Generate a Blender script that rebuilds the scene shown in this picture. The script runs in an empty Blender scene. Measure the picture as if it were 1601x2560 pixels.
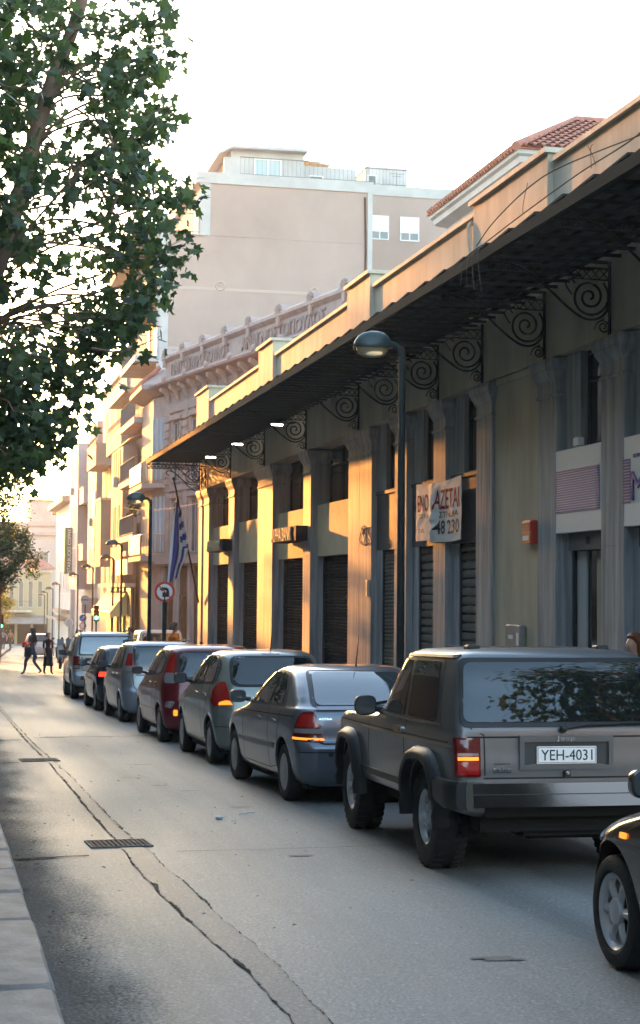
import bpy, bmesh, math, random
from mathutils import Vector, Matrix, noise
from mathutils.bvhtree import BVHTree
from mathutils.geometry import delaunay_2d_cdt
R=math.radians
SC=bpy.context.scene
COL=SC.collection
SL=.0228                      # the street falls away from the camera by 2.3 %
def gz(y): return -SL*y
# ------------------------------------------------------------------ camera, sky, sun, exposure
cam=bpy.data.cameras.new('camera'); camo=bpy.data.objects.new('camera',cam); COL.objects.link(camo)
_yaw,_pit,_rol=R(12.62),R(2.70),R(.5)
camo.matrix_world=Matrix.Translation((0,0,1.82)) @ Matrix.Rotation(-_yaw,4,'Z') @ Matrix.Rotation(R(90)+_pit,4,'X') @ Matrix.Rotation(_rol,4,'Z')
cam.sensor_fit='VERTICAL'; cam.sensor_height=36; cam.sensor_width=36; cam.lens=36*4200/2560
cam.clip_start=.1; cam.clip_end=3000
cam.dof.use_dof=True; cam.dof.focus_distance=15; cam.dof.aperture_fstop=8.0
SC.camera=camo
SUN_AZ,SUN_EL=-7.0,6.2         # degrees: left of the street axis, above the horizon
w=bpy.data.worlds.new('World'); SC.world=w; w.use_nodes=True
nt=w.node_tree; bg=nt.nodes['Background']
sky=nt.nodes.new('ShaderNodeTexSky'); sky.sky_type='NISHITA'; sky.sun_disc=False
sky.sun_elevation=R(SUN_EL); sky.sun_rotation=R(SUN_AZ); sky.air_density=1.0; sky.dust_density=1.0; sky.ozone_density=1.1
nt.links.new(sky.outputs[0],bg.inputs[0]); bg.inputs[1].default_value=.15
sl=bpy.data.lights.new('sun','SUN'); sl.energy=2.2; sl.angle=R(.6); sl.color=(1,.37,.075)
so=bpy.data.objects.new('sun',sl); COL.objects.link(so)
_d=Vector((math.sin(R(SUN_AZ))*math.cos(R(SUN_EL)),math.cos(R(SUN_AZ))*math.cos(R(SUN_EL)),math.sin(R(SUN_EL))))
so.rotation_euler=_d.to_track_quat('Z','Y').to_euler()
SC.view_settings.view_transform='Standard'; SC.view_settings.look='None'
SC.view_settings.gamma=1; SC.view_settings.use_curve_mapping=False
SC.view_settings.exposure=3.46
SC.cycles.use_denoising=True; SC.cycles.max_bounces=8; SC.cycles.transparent_max_bounces=12
SC.cycles.sample_clamp_indirect=6
rnd=random.Random(7)
# ------------------------------------------------------------------ materials
MATS={}
def mat(name,col,rough=.6,metal=0,coat=0,spec=.5,var=0,vscale=4,vstretch=(1,1,1),bump=0,bscale=60,col2=None,emit=None,estr=0,trans=0,ior=1.45,rvar=0,detail=6,sheen=0):
    if name in MATS: return MATS[name]
    m=bpy.data.materials.new(name); m.use_nodes=True; MATS[name]=m
    t=m.node_tree; b=t.nodes['Principled BSDF']
    b.inputs['Base Color'].default_value=(*col,1); b.inputs['Roughness'].default_value=rough
    b.inputs['Metallic'].default_value=metal; b.inputs['Coat Weight'].default_value=coat
    b.inputs['Coat Roughness'].default_value=.04
    b.inputs['Specular IOR Level'].default_value=spec; b.inputs['IOR'].default_value=ior
    b.inputs['Transmission Weight'].default_value=trans
    if emit: b.inputs['Emission Color'].default_value=(*emit,1); b.inputs['Emission Strength'].default_value=estr
    if var or bump or col2 or rvar:
        tc=t.nodes.new('ShaderNodeTexCoord'); mp=t.nodes.new('ShaderNodeMapping'); t.links.new(tc.outputs['Object'],mp.inputs[0])
        mp.inputs['Scale'].default_value=vstretch
    if var or col2:
        n=t.nodes.new('ShaderNodeTexNoise'); n.inputs['Scale'].default_value=vscale; n.inputs['Detail'].default_value=detail; n.inputs['Roughness'].default_value=.62
        t.links.new(mp.outputs[0],n.inputs['Vector'])
        r=t.nodes.new('ShaderNodeValToRGB'); t.links.new(n.outputs['Fac'],r.inputs[0])
        c2=col2 if col2 else tuple(max(0,c*(1-var)) for c in col)
        c1=col if col2 else tuple(min(1,c*(1+var)) for c in col)
        r.color_ramp.elements[0].position=.32; r.color_ramp.elements[1].position=.68
        r.color_ramp.elements[0].color=(*c2,1); r.color_ramp.elements[1].color=(*c1,1)
        t.links.new(r.outputs[0],b.inputs['Base Color'])
        if rvar:
            mr=t.nodes.new('ShaderNodeMapRange'); t.links.new(n.outputs['Fac'],mr.inputs[0])
            mr.inputs[1].default_value=.3; mr.inputs[2].default_value=.7; mr.inputs[3].default_value=rough-rvar; mr.inputs[4].default_value=rough+rvar
            t.links.new(mr.outputs[0],b.inputs['Roughness'])
    if bump:
        n2=t.nodes.new('ShaderNodeTexNoise'); n2.inputs['Scale'].default_value=bscale; n2.inputs['Detail'].default_value=4
        t.links.new(tc.outputs['Object'],n2.inputs['Vector'])
        bp=t.nodes.new('ShaderNodeBump'); bp.inputs['Strength'].default_value=bump; bp.inputs['Distance'].default_value=.02
        t.links.new(n2.outputs['Fac'],bp.inputs['Height']); t.links.new(bp.outputs[0],b.inputs['Normal'])
    return m
# ------------------------------------------------------------------ objects
def empty(name,loc=(0,0,0),rot=(0,0,0)):
    o=bpy.data.objects.new(name,None); o.location=loc; o.rotation_euler=rot; o.empty_display_size=.2; COL.objects.link(o); return o
def tag(o,label=None,cat=None,group=None,kind=None):
    if label: o['label']=label
    if cat: o['category']=cat
    if group: o['group']=group
    if kind: o['kind']=kind
    return o
def thing(name,label,cat,loc=(0,0,0),rot=(0,0,0),group=None):
    return tag(empty(name,loc,rot),label,cat,group)
def link(name,me,parent=None,world=False):
    o=bpy.data.objects.new(name,me); COL.objects.link(o)
    if parent:
        o.parent=parent
        if world:
            p=parent; off=Vector((0,0,0))
            while p: off+=p.location; p=p.parent
            o.location=-off
    return o
class MB:
    def __init__(s): s.v=[]; s.f=[]; s.m=[]
    def add(s,vs,fs,mi=0):
        k=len(s.v); s.v+= [tuple(v) for v in vs]; s.f+=[tuple(i+k for i in f) for f in fs]; s.m+=[mi]*len(fs); return s
    def box(s,x0,x1,y0,y1,z0,z1,mi=0):
        vs=[(x,y,z) for z in (z0,z1) for y in (y0,y1) for x in (x0,x1)]
        return s.add(vs,[(0,2,3,1),(4,5,7,6),(0,1,5,4),(2,6,7,3),(0,4,6,2),(1,3,7,5)],mi)
    def cbox(s,x0,x1,y0,y1,z0,z1,c=.02,mi=0):   # chamfered vertical and top edges
        def ring(i,z): return [(x0+c+i,y0+i,z),(x1-c-i,y0+i,z),(x1-i,y0+c+i,z),(x1-i,y1-c-i,z),(x1-c-i,y1-i,z),(x0+c+i,y1-i,z),(x0+i,y1-c-i,z),(x0+i,y0+c+i,z)]
        return s.loft([ring(0,z0),ring(0,z1-c),ring(c*.7,z1)],mi=mi)
    def loft(s,rings,closed=True,cap=True,mi=0):
        n=len(rings[0]); k=len(s.v); vs=[p for r in rings for p in r]; fs=[]
        for i in range(len(rings)-1):
            for j in range(n if closed else n-1):
                a=i*n+j; b=i*n+(j+1)%n; fs.append((a,b,b+n,a+n))
        if cap and closed: fs.append(tuple(range(n-1,-1,-1))); fs.append(tuple(range((len(rings)-1)*n,len(rings)*n)))
        return s.add(vs,fs,mi)
    def prism(s,poly,axis,a,b,mi=0):   # poly 2D; axis 0: (y,z) swept in x, 1: (x,z) swept in y, 2: (x,y) swept in z
        def P(p,t): return (t,p[0],p[1]) if axis==0 else ((p[0],t,p[1]) if axis==1 else (p[0],p[1],t))
        return s.loft([[P(p,a) for p in poly],[P(p,b) for p in poly]],mi=mi)
    def tube(s,pts,r,n=8,closed=False,cap=True,mi=0):
        pts=[Vector(p) for p in pts]; rs=r if isinstance(r,(list,tuple)) else [r]*len(pts)
        rings=[]; up=None
        for i,p in enumerate(pts):
            t=(pts[min(i+1,len(pts)-1)]-pts[max(i-1,0)])
            if closed: t=pts[(i+1)%len(pts)]-pts[i-1]
            t.normalize()
            if up is None: up=Vector((0,0,1)) if abs(t.z)<.9 else Vector((1,0,0))
            a=t.cross(up)
            if a.length<1e-4: a=t.cross(Vector((0,1,0)))
            a.normalize(); b=a.cross(t).normalized(); up=b
            rings.append([p+rs[i]*(math.cos(2*math.pi*j/n)*a+math.sin(2*math.pi*j/n)*b) for j in range(n)])
        if closed: rings.append(rings[0])
        return s.loft(rings,cap=cap and not closed,mi=mi)
    def lathe(s,prof,n=24,origin=(0,0,0),axis='z',mi=0,cap=True):   # prof: (radius, along)
        o=Vector(origin); rings=[]
        for r,h in prof:
            rg=[]
            for j in range(n):
                c,q=r*math.cos(2*math.pi*j/n),r*math.sin(2*math.pi*j/n)
                p=(c,q,h) if axis=='z' else ((h,c,q) if axis=='x' else (q,h,c))
                rg.append(o+Vector(p))
            rings.append(rg)
        return s.loft(rings,cap=cap,mi=mi)
    def sphere(s,c,rx,ry=None,rz=None,n=14,k=9,mi=0):
        ry=ry or rx; rz=rz or rx
        prof=[(max(1e-4,math.sin(math.pi*i/k)),-math.cos(math.pi*i/k)) for i in range(k+1)]
        rings=[[(c[0]+rx*r*math.cos(2*math.pi*j/n),c[1]+ry*r*math.sin(2*math.pi*j/n),c[2]+rz*h) for j in range(n)] for r,h in prof]
        return s.loft(rings,mi=mi)
    def mesh(s,name,mats,smooth=None):
        me=bpy.data.meshes.new(name); me.from_pydata(s.v,[],s.f)
        for m in (mats if isinstance(mats,(list,tuple)) else [mats]): me.materials.append(m)
        me.polygons.foreach_set('material_index',s.m)
        bm=bmesh.new(); bm.from_mesh(me); bmesh.ops.recalc_face_normals(bm,faces=bm.faces); bm.to_mesh(me); bm.free()
        if smooth is not None:
            me.polygons.foreach_set('use_smooth',[True]*len(me.polygons)); me.set_sharp_from_angle(angle=R(smooth))
        me.update(); return me
    def build(s,name,mats,parent=None,world=False,smooth=None):
        return link(name,s.mesh(name,mats,smooth),parent,world)
_fonts={}
def text_mesh(txt,mat_,width=None,height=None,depth=.004,sx=None,bold=0):
    """lettering in the XZ plane, reading along +X when seen from -Y; origin lower left"""
    cu=bpy.data.curves.new('lettering','FONT'); cu.body=txt; cu.size=1; cu.extrude=.5; cu.resolution_u=3; cu.offset=bold
    o=bpy.data.objects.new('tmp',cu); COL.objects.link(o); bpy.context.view_layer.update()
    me=bpy.data.meshes.new_from_object(o.evaluated_get(bpy.context.evaluated_depsgraph_get()))
    bpy.data.objects.remove(o); bpy.data.curves.remove(cu)
    xs=[v.co.x for v in me.vertices]; ys=[v.co.y for v in me.vertices]
    x0,x1,y0,y1=min(xs),max(xs),min(ys),max(ys)
    fy=(height/(y1-y0)) if height else width/(x1-x0); fx=(width/(x1-x0)) if width else fy
    for v in me.vertices: v.co=Vector(((v.co.x-x0)*fx,-v.co.z*2*depth/2,(v.co.y-y0)*fy))
    me.materials.clear(); me.materials.append(mat_); me.name='lettering'; return me
def text(name,txt,mat_,loc,rotz,parent=None,**k):
    o=link(name,text_mesh(txt,mat_,**k),parent); o.location=loc; o.rotation_euler=(0,0,rotz); return o
def copy_tree(o,parent=None):
    c=o.copy(); COL.objects.link(c); c.parent=parent
    for ch in list(o.children): copy_tree(ch,c)
    return c
def spline(pts,n=8):
    """Catmull-Rom through points"""
    pts=[Vector(p) for p in pts]; out=[]
    for i in range(len(pts)-1):
        p0=pts[max(i-1,0)]; p1=pts[i]; p2=pts[i+1]; p3=pts[min(i+2,len(pts)-1)]
        for k in range(n):
            t=k/n; out.append(.5*((2*p1)+(-p0+p2)*t+(2*p0-5*p1+4*p2-p3)*t*t+(-p0+3*p1-3*p2+p3)*t**3))
    out.append(pts[-1]); return out
def wob(x,s=1.,seed=0): return noise.noise(Vector((x*s,seed*7.31,seed*3.1)))
# ================================================================== ground, road, pavements
def asphalt_mat(name='asphalt',tone=1.0):
    m=bpy.data.materials.new(name); m.use_nodes=True; t=m.node_tree; b=t.nodes['Principled BSDF']; L=t.links.new
    tc=t.nodes.new('ShaderNodeTexCoord')
    def nz(sc,det=5,st=(1,1,1)):
        mp=t.nodes.new('ShaderNodeMapping'); mp.inputs['Scale'].default_value=st; L(tc.outputs['Object'],mp.inputs[0])
        n=t.nodes.new('ShaderNodeTexNoise'); n.inputs['Scale'].default_value=sc; n.inputs['Detail'].default_value=det; L(mp.outputs[0],n.inputs['Vector']); return n
    def math_(op,a,bv):
        n=t.nodes.new('ShaderNodeMath'); n.operation=op
        for i,x in enumerate((a,bv)):
            if isinstance(x,(int,float)): n.inputs[i].default_value=x
            else: L(x,n.inputs[i])
        return n.outputs[0]
    def ramp(fac,p0,p1,v0,v1):
        n=t.nodes.new('ShaderNodeMapRange'); n.interpolation_type='SMOOTHSTEP'; L(fac,n.inputs[0])
        for i,x in enumerate((p0,p1,v0,v1)): n.inputs[i+1].default_value=x
        return n.outputs[0]
    big=nz(.35,4,(1.6,.35,1)); mid=nz(2.2,6,(1,.5,1)); fine=nz(55,3); grit=nz(48,2); track=nz(.9,3,(2.2,.10,1))
    sx=t.nodes.new('ShaderNodeSeparateXYZ'); L(tc.outputs['Object'],sx.inputs[0])
    # worn, tar-rich gutter along the left kerb (its own ragged shape), polished wheel lanes further out
    edge=math_('ADD',sx.outputs[0],math_('MULTIPLY',math_('SUBTRACT',mid.outputs['Fac'],.5),.55))
    edge=math_('ADD',edge,math_('MULTIPLY',math_('SUBTRACT',fine.outputs['Fac'],.5),.9))
    gut=ramp(edge,.50,1.22,1,0)
    gut=math_('MULTIPLY',gut,ramp(big.outputs['Fac'],.34,.5,.55,1))
    base=math_('ADD',ramp(big.outputs['Fac'],.3,.7,.140,.190),math_('MULTIPLY',math_('SUBTRACT',fine.outputs['Fac'],.5),.10))
    base=math_('ADD',base,math_('SUBTRACT',ramp(grit.outputs['Fac'],.56,.72,0,.11),ramp(grit.outputs['Fac'],.44,.28,0,.06)))
    base=math_('ADD',base,math_('MULTIPLY',math_('SUBTRACT',mid.outputs['Fac'],.5),.028))
    base=math_('MULTIPLY',base,ramp(gut,0,1,1,.42))
    base=math_('MULTIPLY',base,ramp(track.outputs['Fac'],.34,.62,.80,1.1)); base=math_('MULTIPLY',base,tone); mix=t.nodes.new('ShaderNodeCombineColor')
    L(base,mix.inputs[0]); L(math_('MULTIPLY',base,.97),mix.inputs[1]); L(math_('MULTIPLY',base,.91),mix.inputs[2])
    L(mix.outputs[0],b.inputs['Base Color'])
    L(math_('ADD',ramp(big.outputs['Fac'],.3,.7,.54,.70),ramp(gut,0,1,0,.3)),b.inputs['Roughness']); L(ramp(gut,0,1,.40,.20),b.inputs['Specular IOR Level'])
    h=math_('ADD',math_('MULTIPLY',fine.outputs['Fac'],.55),math_('MULTIPLY',grit.outputs['Fac'],.5))
    bp=t.nodes.new('ShaderNodeBump'); bp.inputs['Strength'].default_value=.4; bp.inputs['Distance'].default_value=.012
    L(h,bp.inputs['Height']); L(bp.outputs[0],b.inputs['Normal']); return m
M_asph=asphalt_mat(); M_patch=asphalt_mat('trench_asphalt',.72)
M_tar=mat('old_tar',(.030,.029,.028),.8,spec=.1,var=.35,vscale=30,bump=.5,bscale=70)
M_pave=mat('pavement_concrete',(.30,.285,.265),.75,var=.25,vscale=3,bump=.3,bscale=45)
M_kerb=mat('kerb_stone',(.22,.195,.18),.7,var=.28,vscale=5,bump=.35,bscale=40)
M_earth=mat('city_ground',(.16,.15,.14),.85,var=.2,vscale=.3)
def sheet(xs_of_y,ys,h):    # sheet following the street's fall
    b=MB(); vs=[];
    for y in ys:
        a,c=xs_of_y(y); vs+=[(a,y,gz(y)+h),(c,y,gz(y)+h)]
    return b.add(vs,[(2*i,2*i+1,2*i+3,2*i+2) for i in range(len(ys)-1)])
g=sheet(lambda y:(-170,170),[-70,330],-.03).build('ground',M_earth); tag(g,kind='structure')
def lk(y):      # left kerb
    if y<60: return .55-.004*max(0,y-10)
    return .35+2.7*((y-60)/35)**1.3 if y<95 else 3.05+.052*(y-95)
def rk(y): return 5.75 if y<52 else 5.75+.045*(y-52)     # right kerb: the street swings right
ys=[-30+i*3 for i in range(69)]
o=sheet(lambda y:(lk(y)-.06,rk(y)+.06),ys,0).build('road',M_asph); tag(o,kind='structure')
o=sheet(lambda y:(-60,70),[177.1,240],0).build('square',M_asph); tag(o,kind='structure')
# cross street beyond the market building
def slab(name,fx0,fx1,ys,h,m):
    b=MB(); rings=[]
    for y in ys: rings.append([(fx0(y),y,gz(y)-.02),(fx1(y),y,gz(y)-.02),(fx1(y),y,gz(y)+h),(fx0(y),y,gz(y)+h)])
    b.loft(rings); o=b.build(name,m); tag(o,kind='structure'); return o
slab('left_pavement',lambda y:-3.2 if y<70 else -3.2+.03*(y-70),lambda y:lk(y)-.30,[-30+i*4 for i in range(52)],.125,M_pave)
slab('right_pavement',lambda y:rk(y)+.25,lambda y:8.9 if y<57 else 16,[-30,10,30,52,56.9,57.0,80,110,140,176],.125,M_pave)
kb=empty('kerb',(0,0,0)); tag(kb,kind='structure')
stone=[]
for k in range(5):
    b=MB(); L_=.985; j=.006
    b.cbox(-.30,0,.0,L_-.012,-.05,.135+.006*k,c=.022+.004*k); stone.append(b.mesh('kerb_stone',M_kerb,40))
y=4.0; k=0
while y<46:
    o=bpy.data.objects.new('kerb_stone',stone[k%5]); COL.objects.link(o); o.parent=kb
    o.location=(lk(y)+rnd.uniform(-.006,.006),y,gz(y)+rnd.uniform(-.006,.004)); o.rotation_euler=(-math.atan(SL),rnd.uniform(-.02,.02),.004+rnd.uniform(-.004,.004)); y+=1.0; k+=1
def kstrip(f,y0,y1,side):
    b=MB(); n=max(2,int((y1-y0)/4)); rings=[]
    for i in range(n+1):
        yy=y0+(y1-y0)*i/n; x=f(yy); a,c=(x-.30,x) if side<0 else (x,x+.25)
        rings.append([(a,yy,gz(yy)-.03),(c,yy,gz(yy)-.03),(c,yy,gz(yy)+.135),(a,yy,gz(yy)+.135)])
    b.loft(rings); o=b.build('kerb_strip',M_kerb,kb); tag(o,kind='stuff'); return o
kstrip(lk,46.0,176,-1); kstrip(lk,-30,4.0,-1); kstrip(rk,-30,176,1)
# the repaired trench running down the carriageway, with broken tar joints
TL=[(-6,1.66),(4,1.66),(7.9,1.62),(9,1.61),(10,1.56),(11.5,1.50),(13.3,1.47),(14.6,1.49),(16.9,1.46),(19.5,1.46),(22.8,1.44),(27.2,1.36),(36,1.29),(50,1.2)]
TR=[(-6,1.84),(4,1.82),(7.9,1.79),(9.2,1.80),(10.3,1.755),(12.06,1.72),(13.7,1.68),(14.75,1.64),(17.5,1.60),(21.1,1.57),(26.2,1.45),(32.7,1.375),(50,1.28)]
def ev(T,y):
    for (a,b_),(c,d) in zip(T,T[1:]):
        if a<=y<=c: return b_+(d-b_)*(y-a)/(c-a)
    return T[-1][1]
ys2=[-2+.03*i for i in range(int(52/.03))]
o=sheet(lambda y:(ev(TL,y)+.020*wob(y,2.3,1)+.012*wob(y,9,1),ev(TR,y)+.020*wob(y,2.3,2)+.012*wob(y,9,2)),ys2,.004).build('trench_repair',M_patch); tag(o,kind='structure')
def crack(T,w0,seed,ys):
    def f(y):
        c=ev(T,y)+.020*wob(y,2.3,seed)+.012*wob(y,9,seed)+.007*wob(y,31,seed)+.004*wob(y,90,seed); w_=max(.0006,w0*(-.05+1.9*abs(wob(y,2.1,seed+5))+.9*wob(y,23,seed)+.8*wob(y,70,seed)))
        return c-w_,c+w_
    o=sheet(f,ys,.008).build('tar_joint',M_tar); tag(o,kind='structure')
crack(TL,.014,1,[a for a in ys2 if a<14.0]); crack(TL,.015,1,[a for a in ys2 if 14.62<a<23]); crack(TR,.008,2,[a for a in ys2 if a<14.0]); crack(TR,.011,2,[a for a in ys2 if 14.62<a<40]); crack(TL,.016,1,[a for a in ys2 if 24<a<40])
def xcrack(x0,x1,y,slope,w0,seed):
    b=MB(); n=int((x1-x0)/.05); vs=[]
    for i in range(n+1):
        x=x0+(x1-x0)*i/n; yy=y+slope*(x-x0)+.05*wob(x,1.3,seed)+.02*wob(x,9,seed); w_=max(.003,w0*(.5+1.6*abs(wob(x,1.7,seed+3))))
        vs+=[(x,yy-w_,gz(yy-w_)+.0085),(x,yy+w_,gz(yy+w_)+.0085)]
    b.add(vs,[(2*i,2*i+2,2*i+3,2*i+1) for i in range(n)]); o=b.build('tar_joint',M_tar); tag(o,kind='structure')
xcrack(.48,1.18,13.5,.1,.03,11); xcrack(.35,1.28,27.6,.12,.045,12); xcrack(1.5,4.6,28.3,.05,.035,13); xcrack(1.9,5.2,13.7,.03,.008,14); xcrack(.4,1.05,23.0,.2,.02,15)
M_oil=mat('oil_stain',(.075,.072,.068),.6,var=.3,vscale=12)
def blot(x,y,rx,ry,seed):
    b=MB(); n=40; vs=[(x,y,gz(y)+.005)]
    for j in range(n):
        a=2*math.pi*j/n; r=1+.55*noise.noise(Vector((math.cos(a)*2.2,math.sin(a)*2.2,seed)))+.2*noise.noise(Vector((math.cos(a)*7,math.sin(a)*7,seed)))
        xx,yy=x+rx*r*math.cos(a),y+ry*r*math.sin(a); vs.append((xx,yy,gz(yy)+.005))
    b.add(vs,[(0,1+j,1+(j+1)%n) for j in range(n)]); o=b.build('oil_stain',M_oil); tag(o,kind='structure')
blot(3.03,8.95,.10,.06,1); blot(2.93,8.98,.05,.03,2); blot(3.13,8.9,.05,.02,3); blot(2.85,13.3,.10,.035,7)
blot(2.5,19.5,.10,.05,8); blot(2.75,18.8,.13,.03,9); blot(2.3,20.6,.2,.03,10); blot(3.0,17.0,.12,.03,12); blot(2.6,22.5,.2,.04,13)
# litter
M_paper=mat('paper_white',(.75,.74,.72),.7)
def litter(name,label,cat,x,y,f):
    t=thing(name,label,cat,(x,y,gz(y)+.004),(0,0,rnd.uniform(0,3))); f(t)
def cup(t): MB().lathe([(.001,0),(.03,0),(.036,.012),(.045,.02),(.04,.022),(.028,.01),(.001,.009)],16).build('cup_lid',M_paper,t,smooth=40)
litter('cup_lid','crushed white cup lid lying on the road beside the off-roader','litter',2.62,16.0,cup)
def straw(t): MB().tube([(-.11,0,.01),(.0,.01,.012),(.11,0,.008)],.006,6).build('straw',M_paper,t)
litter('drinking_straw','white drinking straw lying flat on the road near the saloon','litter',2.95,16.35,straw)
# ------------------------------------------------------------------ drain grates
M_iron=mat('cast_iron',(.04,.04,.042),.75,spec=.2,var=.4,vscale=20)
M_ironf=mat('worn_iron_frame',(.12,.117,.113),.75,spec=.2,var=.3,vscale=20)
def grate(x,y,w_,l_,rz,label):
    t=thing('drain_grate',label,'drain grate',(x,y,gz(y)),(-math.atan(SL),0,rz),'drain grates in the trench repair')
    b=MB(); f=.02
    b.box(-w_/2,w_/2,-l_/2,-l_/2+f,-.02,.014).box(-w_/2,w_/2,l_/2-f,l_/2,-.02,.014).box(-w_/2,-w_/2+f,-l_/2+f,l_/2-f,-.02,.0135).box(w_/2-f,w_/2,-l_/2+f,l_/2-f,-.02,.0135)
    b.build('frame',M_ironf,t)
    MB().box(-w_/2+f,w_/2-f,-l_/2+f,l_/2-f,-.02,.0055).build('sump',mat('sump_dark',(.006,.006,.006),.9),t)
    n=int((w_-2*f)/.038); me=MB().box(-.011,.011,-l_/2+f,l_/2-f,.004,.012).mesh('bar',M_iron)
    for i in range(n):
        o=link('bar',me,t); o.location=(-w_/2+f+(i+.5)*(w_-2*f)/n,0,0)
    me=MB().box(-w_/2+f,w_/2-f,-.009,.009,.004,.0105).mesh('cross_bar',M_iron)
    for i in range(4):
        o=link('cross_bar',me,t); o.location=(0,-l_/2+f+(i+1)*(l_-2*f)/5,0)
grate(1.485,14.3,.52,.46,.05,'larger iron drain grate in the road nearest the camera')
grate(1.34,23.5,.52,.46,.05,'small-looking iron drain grate further down the road by the crossing crack')

# dry leaves and grit gathered along the kerb and under the cars
M_dry=mat('dry_leaf_litter',(.14,.095,.05),.8,col2=(.07,.05,.03),vscale=30)
b=MB(); r5=random.Random(5)
for i in range(420):
    if i<260: y=6+r5.random()**1.5*30; x=lk(y)+.02+abs(r5.gauss(0,.16))
    else: y=9+r5.random()*26; x=1.2+r5.random()*4.2
    a=r5.random()*6.28; l=r5.uniform(.008,.03 if i<260 else .022); c,q=math.cos(a)*l,math.sin(a)*l; z=gz(y)+.006
    b.add([(x-c,y-q,z),(x-q*.5,y+c*.5,z+.008),(x+c,y+q,z+.004),(x+q*.5,y-c*.5,z+.002)],[(0,1,2,3)])
o=b.build('leaf_litter',M_dry); tag(o,'scattered dry leaf litter along the left kerb and on the road','litter',kind='stuff')
# ================================================================== market building with its iron canopy
M_stucco=mat('yellow_stucco',(.47,.42,.32),.85,spec=.2,col2=(.33,.30,.235),vscale=1.1,vstretch=(2,2,.5),bump=.25,bscale=25)
M_paraA=mat('parapet_stucco',(.58,.52,.42),.85,spec=.2,col2=(.40,.36,.29),vscale=1.6,vstretch=(1,1,.25),bump=.2,bscale=20)
M_coping=mat('coping_plaster',(.52,.47,.38),.8,var=.2,vscale=3)
M_marble=mat('grey_marble',(.37,.385,.40),.7,spec=.2,col2=(.135,.15,.172),vscale=2.2,vstretch=(3.2,3.2,.22),bump=.12,bscale=25,detail=9)
M_sillw=mat('bay_plaster',(.47,.42,.29),.85,var=.15,vscale=1.5)
M_dpanel=mat('dark_fascia_panel',(.060,.066,.074),.7,spec=.25,var=.2,vscale=2,vstretch=(1,1,.5))
M_shut=mat('roller_shutter_metal',(.115,.115,.105),.8,spec=.2,col2=(.075,.075,.072),vscale=3,vstretch=(1,1,.6),bump=.1,bscale=30)
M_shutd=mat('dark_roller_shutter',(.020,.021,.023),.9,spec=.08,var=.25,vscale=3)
M_frame=mat('dark_window_frame',(.03,.032,.036),.8,spec=.2)
M_glassd=mat('dark_window_glass',(.015,.018,.02),.08,spec=.8)
M_wiron=mat('black_wrought_iron',(.022,.023,.024),.85,spec=.1)
M_sheet=mat('canopy_sheet_iron',(.045,.047,.048),.9,spec=.1,var=.4,vscale=4)
M_tile=mat('terracotta',(.38,.15,.085),.8,col2=(.24,.10,.065),vscale=5,bump=.2,bscale=30)
M_white=mat('white_panel',(.62,.63,.64),.6,spec=.3)
M_blue=mat('sign_blue',(.012,.03,.27),.5)
M_navy=mat('sign_navy',(.012,.014,.022),.8,spec=.15)
M_cream=mat('sign_letter_cream',(.55,.46,.30),.7,spec=.2)
FX=8.5
mk=thing('market_building','long yellow neoclassical market building with marble pilasters and iron canopy','building',(FX,20,gz(20)))
W=dict(parent=mk,world=True)
zp=lambda s: gz(s)+.12
# plain walling behind everything
MB().box(9.10,9.25,10.2,57.0,-2.2,5.2).build('wall',M_stucco,**W)
MB().box(8.98,14.5,56.8,57.0,-2.2,8.0).box(8.98,14.5,10.2,10.4,-1,8).build('end_wall',M_stucco,**W)
MB().box(8.98,14.5,10.4,56.8,6.6,6.7).build('flat_roof',M_coping,**W)
# frieze and parapet
MB().box(8.5,9.25,10.2,56.9,5.22,6.25).build('frieze',M_stucco,**W)
MB().box(8.47,8.98,10.2,56.9,6.25,8.0).build('parapet',M_paraA,**W)
blocks=[(54.3,56.93,8.46),(43.3,45.35,8.42),(32.97,34.92,8.30),(22.64,26.1,8.15),(10.3,13.0,8.1)]
for a,b_,zt in blocks:
    o=MB().box(8.38,9.05,a,b_,6.2,zt).build('parapet_block',M_paraA,**W)
    MB().box(8.31,9.12,a-.07,b_+.07,zt,zt+.075).build('coping',M_coping,o,True)
edges=[10.2]+[v for a,b_,_ in sorted(blocks) for v in (a,b_)]
for i in range(0,len(edges)-1,2):
    MB().box(8.40,8.87,edges[i]+.075,edges[i+1]-.075,8.0,8.07).build('coping',M_coping,**W)
# pilasters
pil=[(10.3,10.95,0),(12.4,13.15,0),(15.0,15.75,0),(17.55,18.3,0),(20.17,20.92,0),(22.63,23.36,0),(25.49,26.29,0),(28.03,28.76,0),(30.55,31.40,0),(33.21,35.21,1),(39.04,39.87,0),(43.78,45.90,1),(49.84,50.80,0),(54.75,55.79,0),(56.30,56.98,0)]
for a,b_,dbl in pil:
    z0=zp((a+b_)/2)-.15
    m=MB()
    if dbl:
        c=(a+b_)/2+.03; m.box(8.51,9.1,a,c-.012,z0,4.66).box(8.51,9.1,c+.012,b_,z0,4.66).box(8.53,8.79,c-.012,c+.012,z0,4.65)
    else:
        zc=2.35+.1*math.sin(a); m.box(8.51,9.1,a,b_,z0,zc-.004).box(8.51,9.1,a,b_,zc+.004,4.66).box(8.518,8.79,a+.01,b_-.01,zc-.004,zc+.004)
    o=m.build('pilaster',M_marble,**W)
    def rr(e,z): return [(8.51-e,a-e,z),(9.09,a-e,z),(9.09,b_+e,z),(8.51-e,b_+e,z)]
    MB().loft([rr(.022,4.645),rr(.03,4.66),rr(.03,4.685),rr(.006,4.70),rr(.006,4.86),rr(.02,4.87),rr(.02,4.885),rr(.03,4.90),rr(.075,4.99),rr(.078,5.03),rr(.095,5.035),rr(.11,5.13),rr(.10,5.19)]).build('capital',M_marble,o,True)
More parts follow.
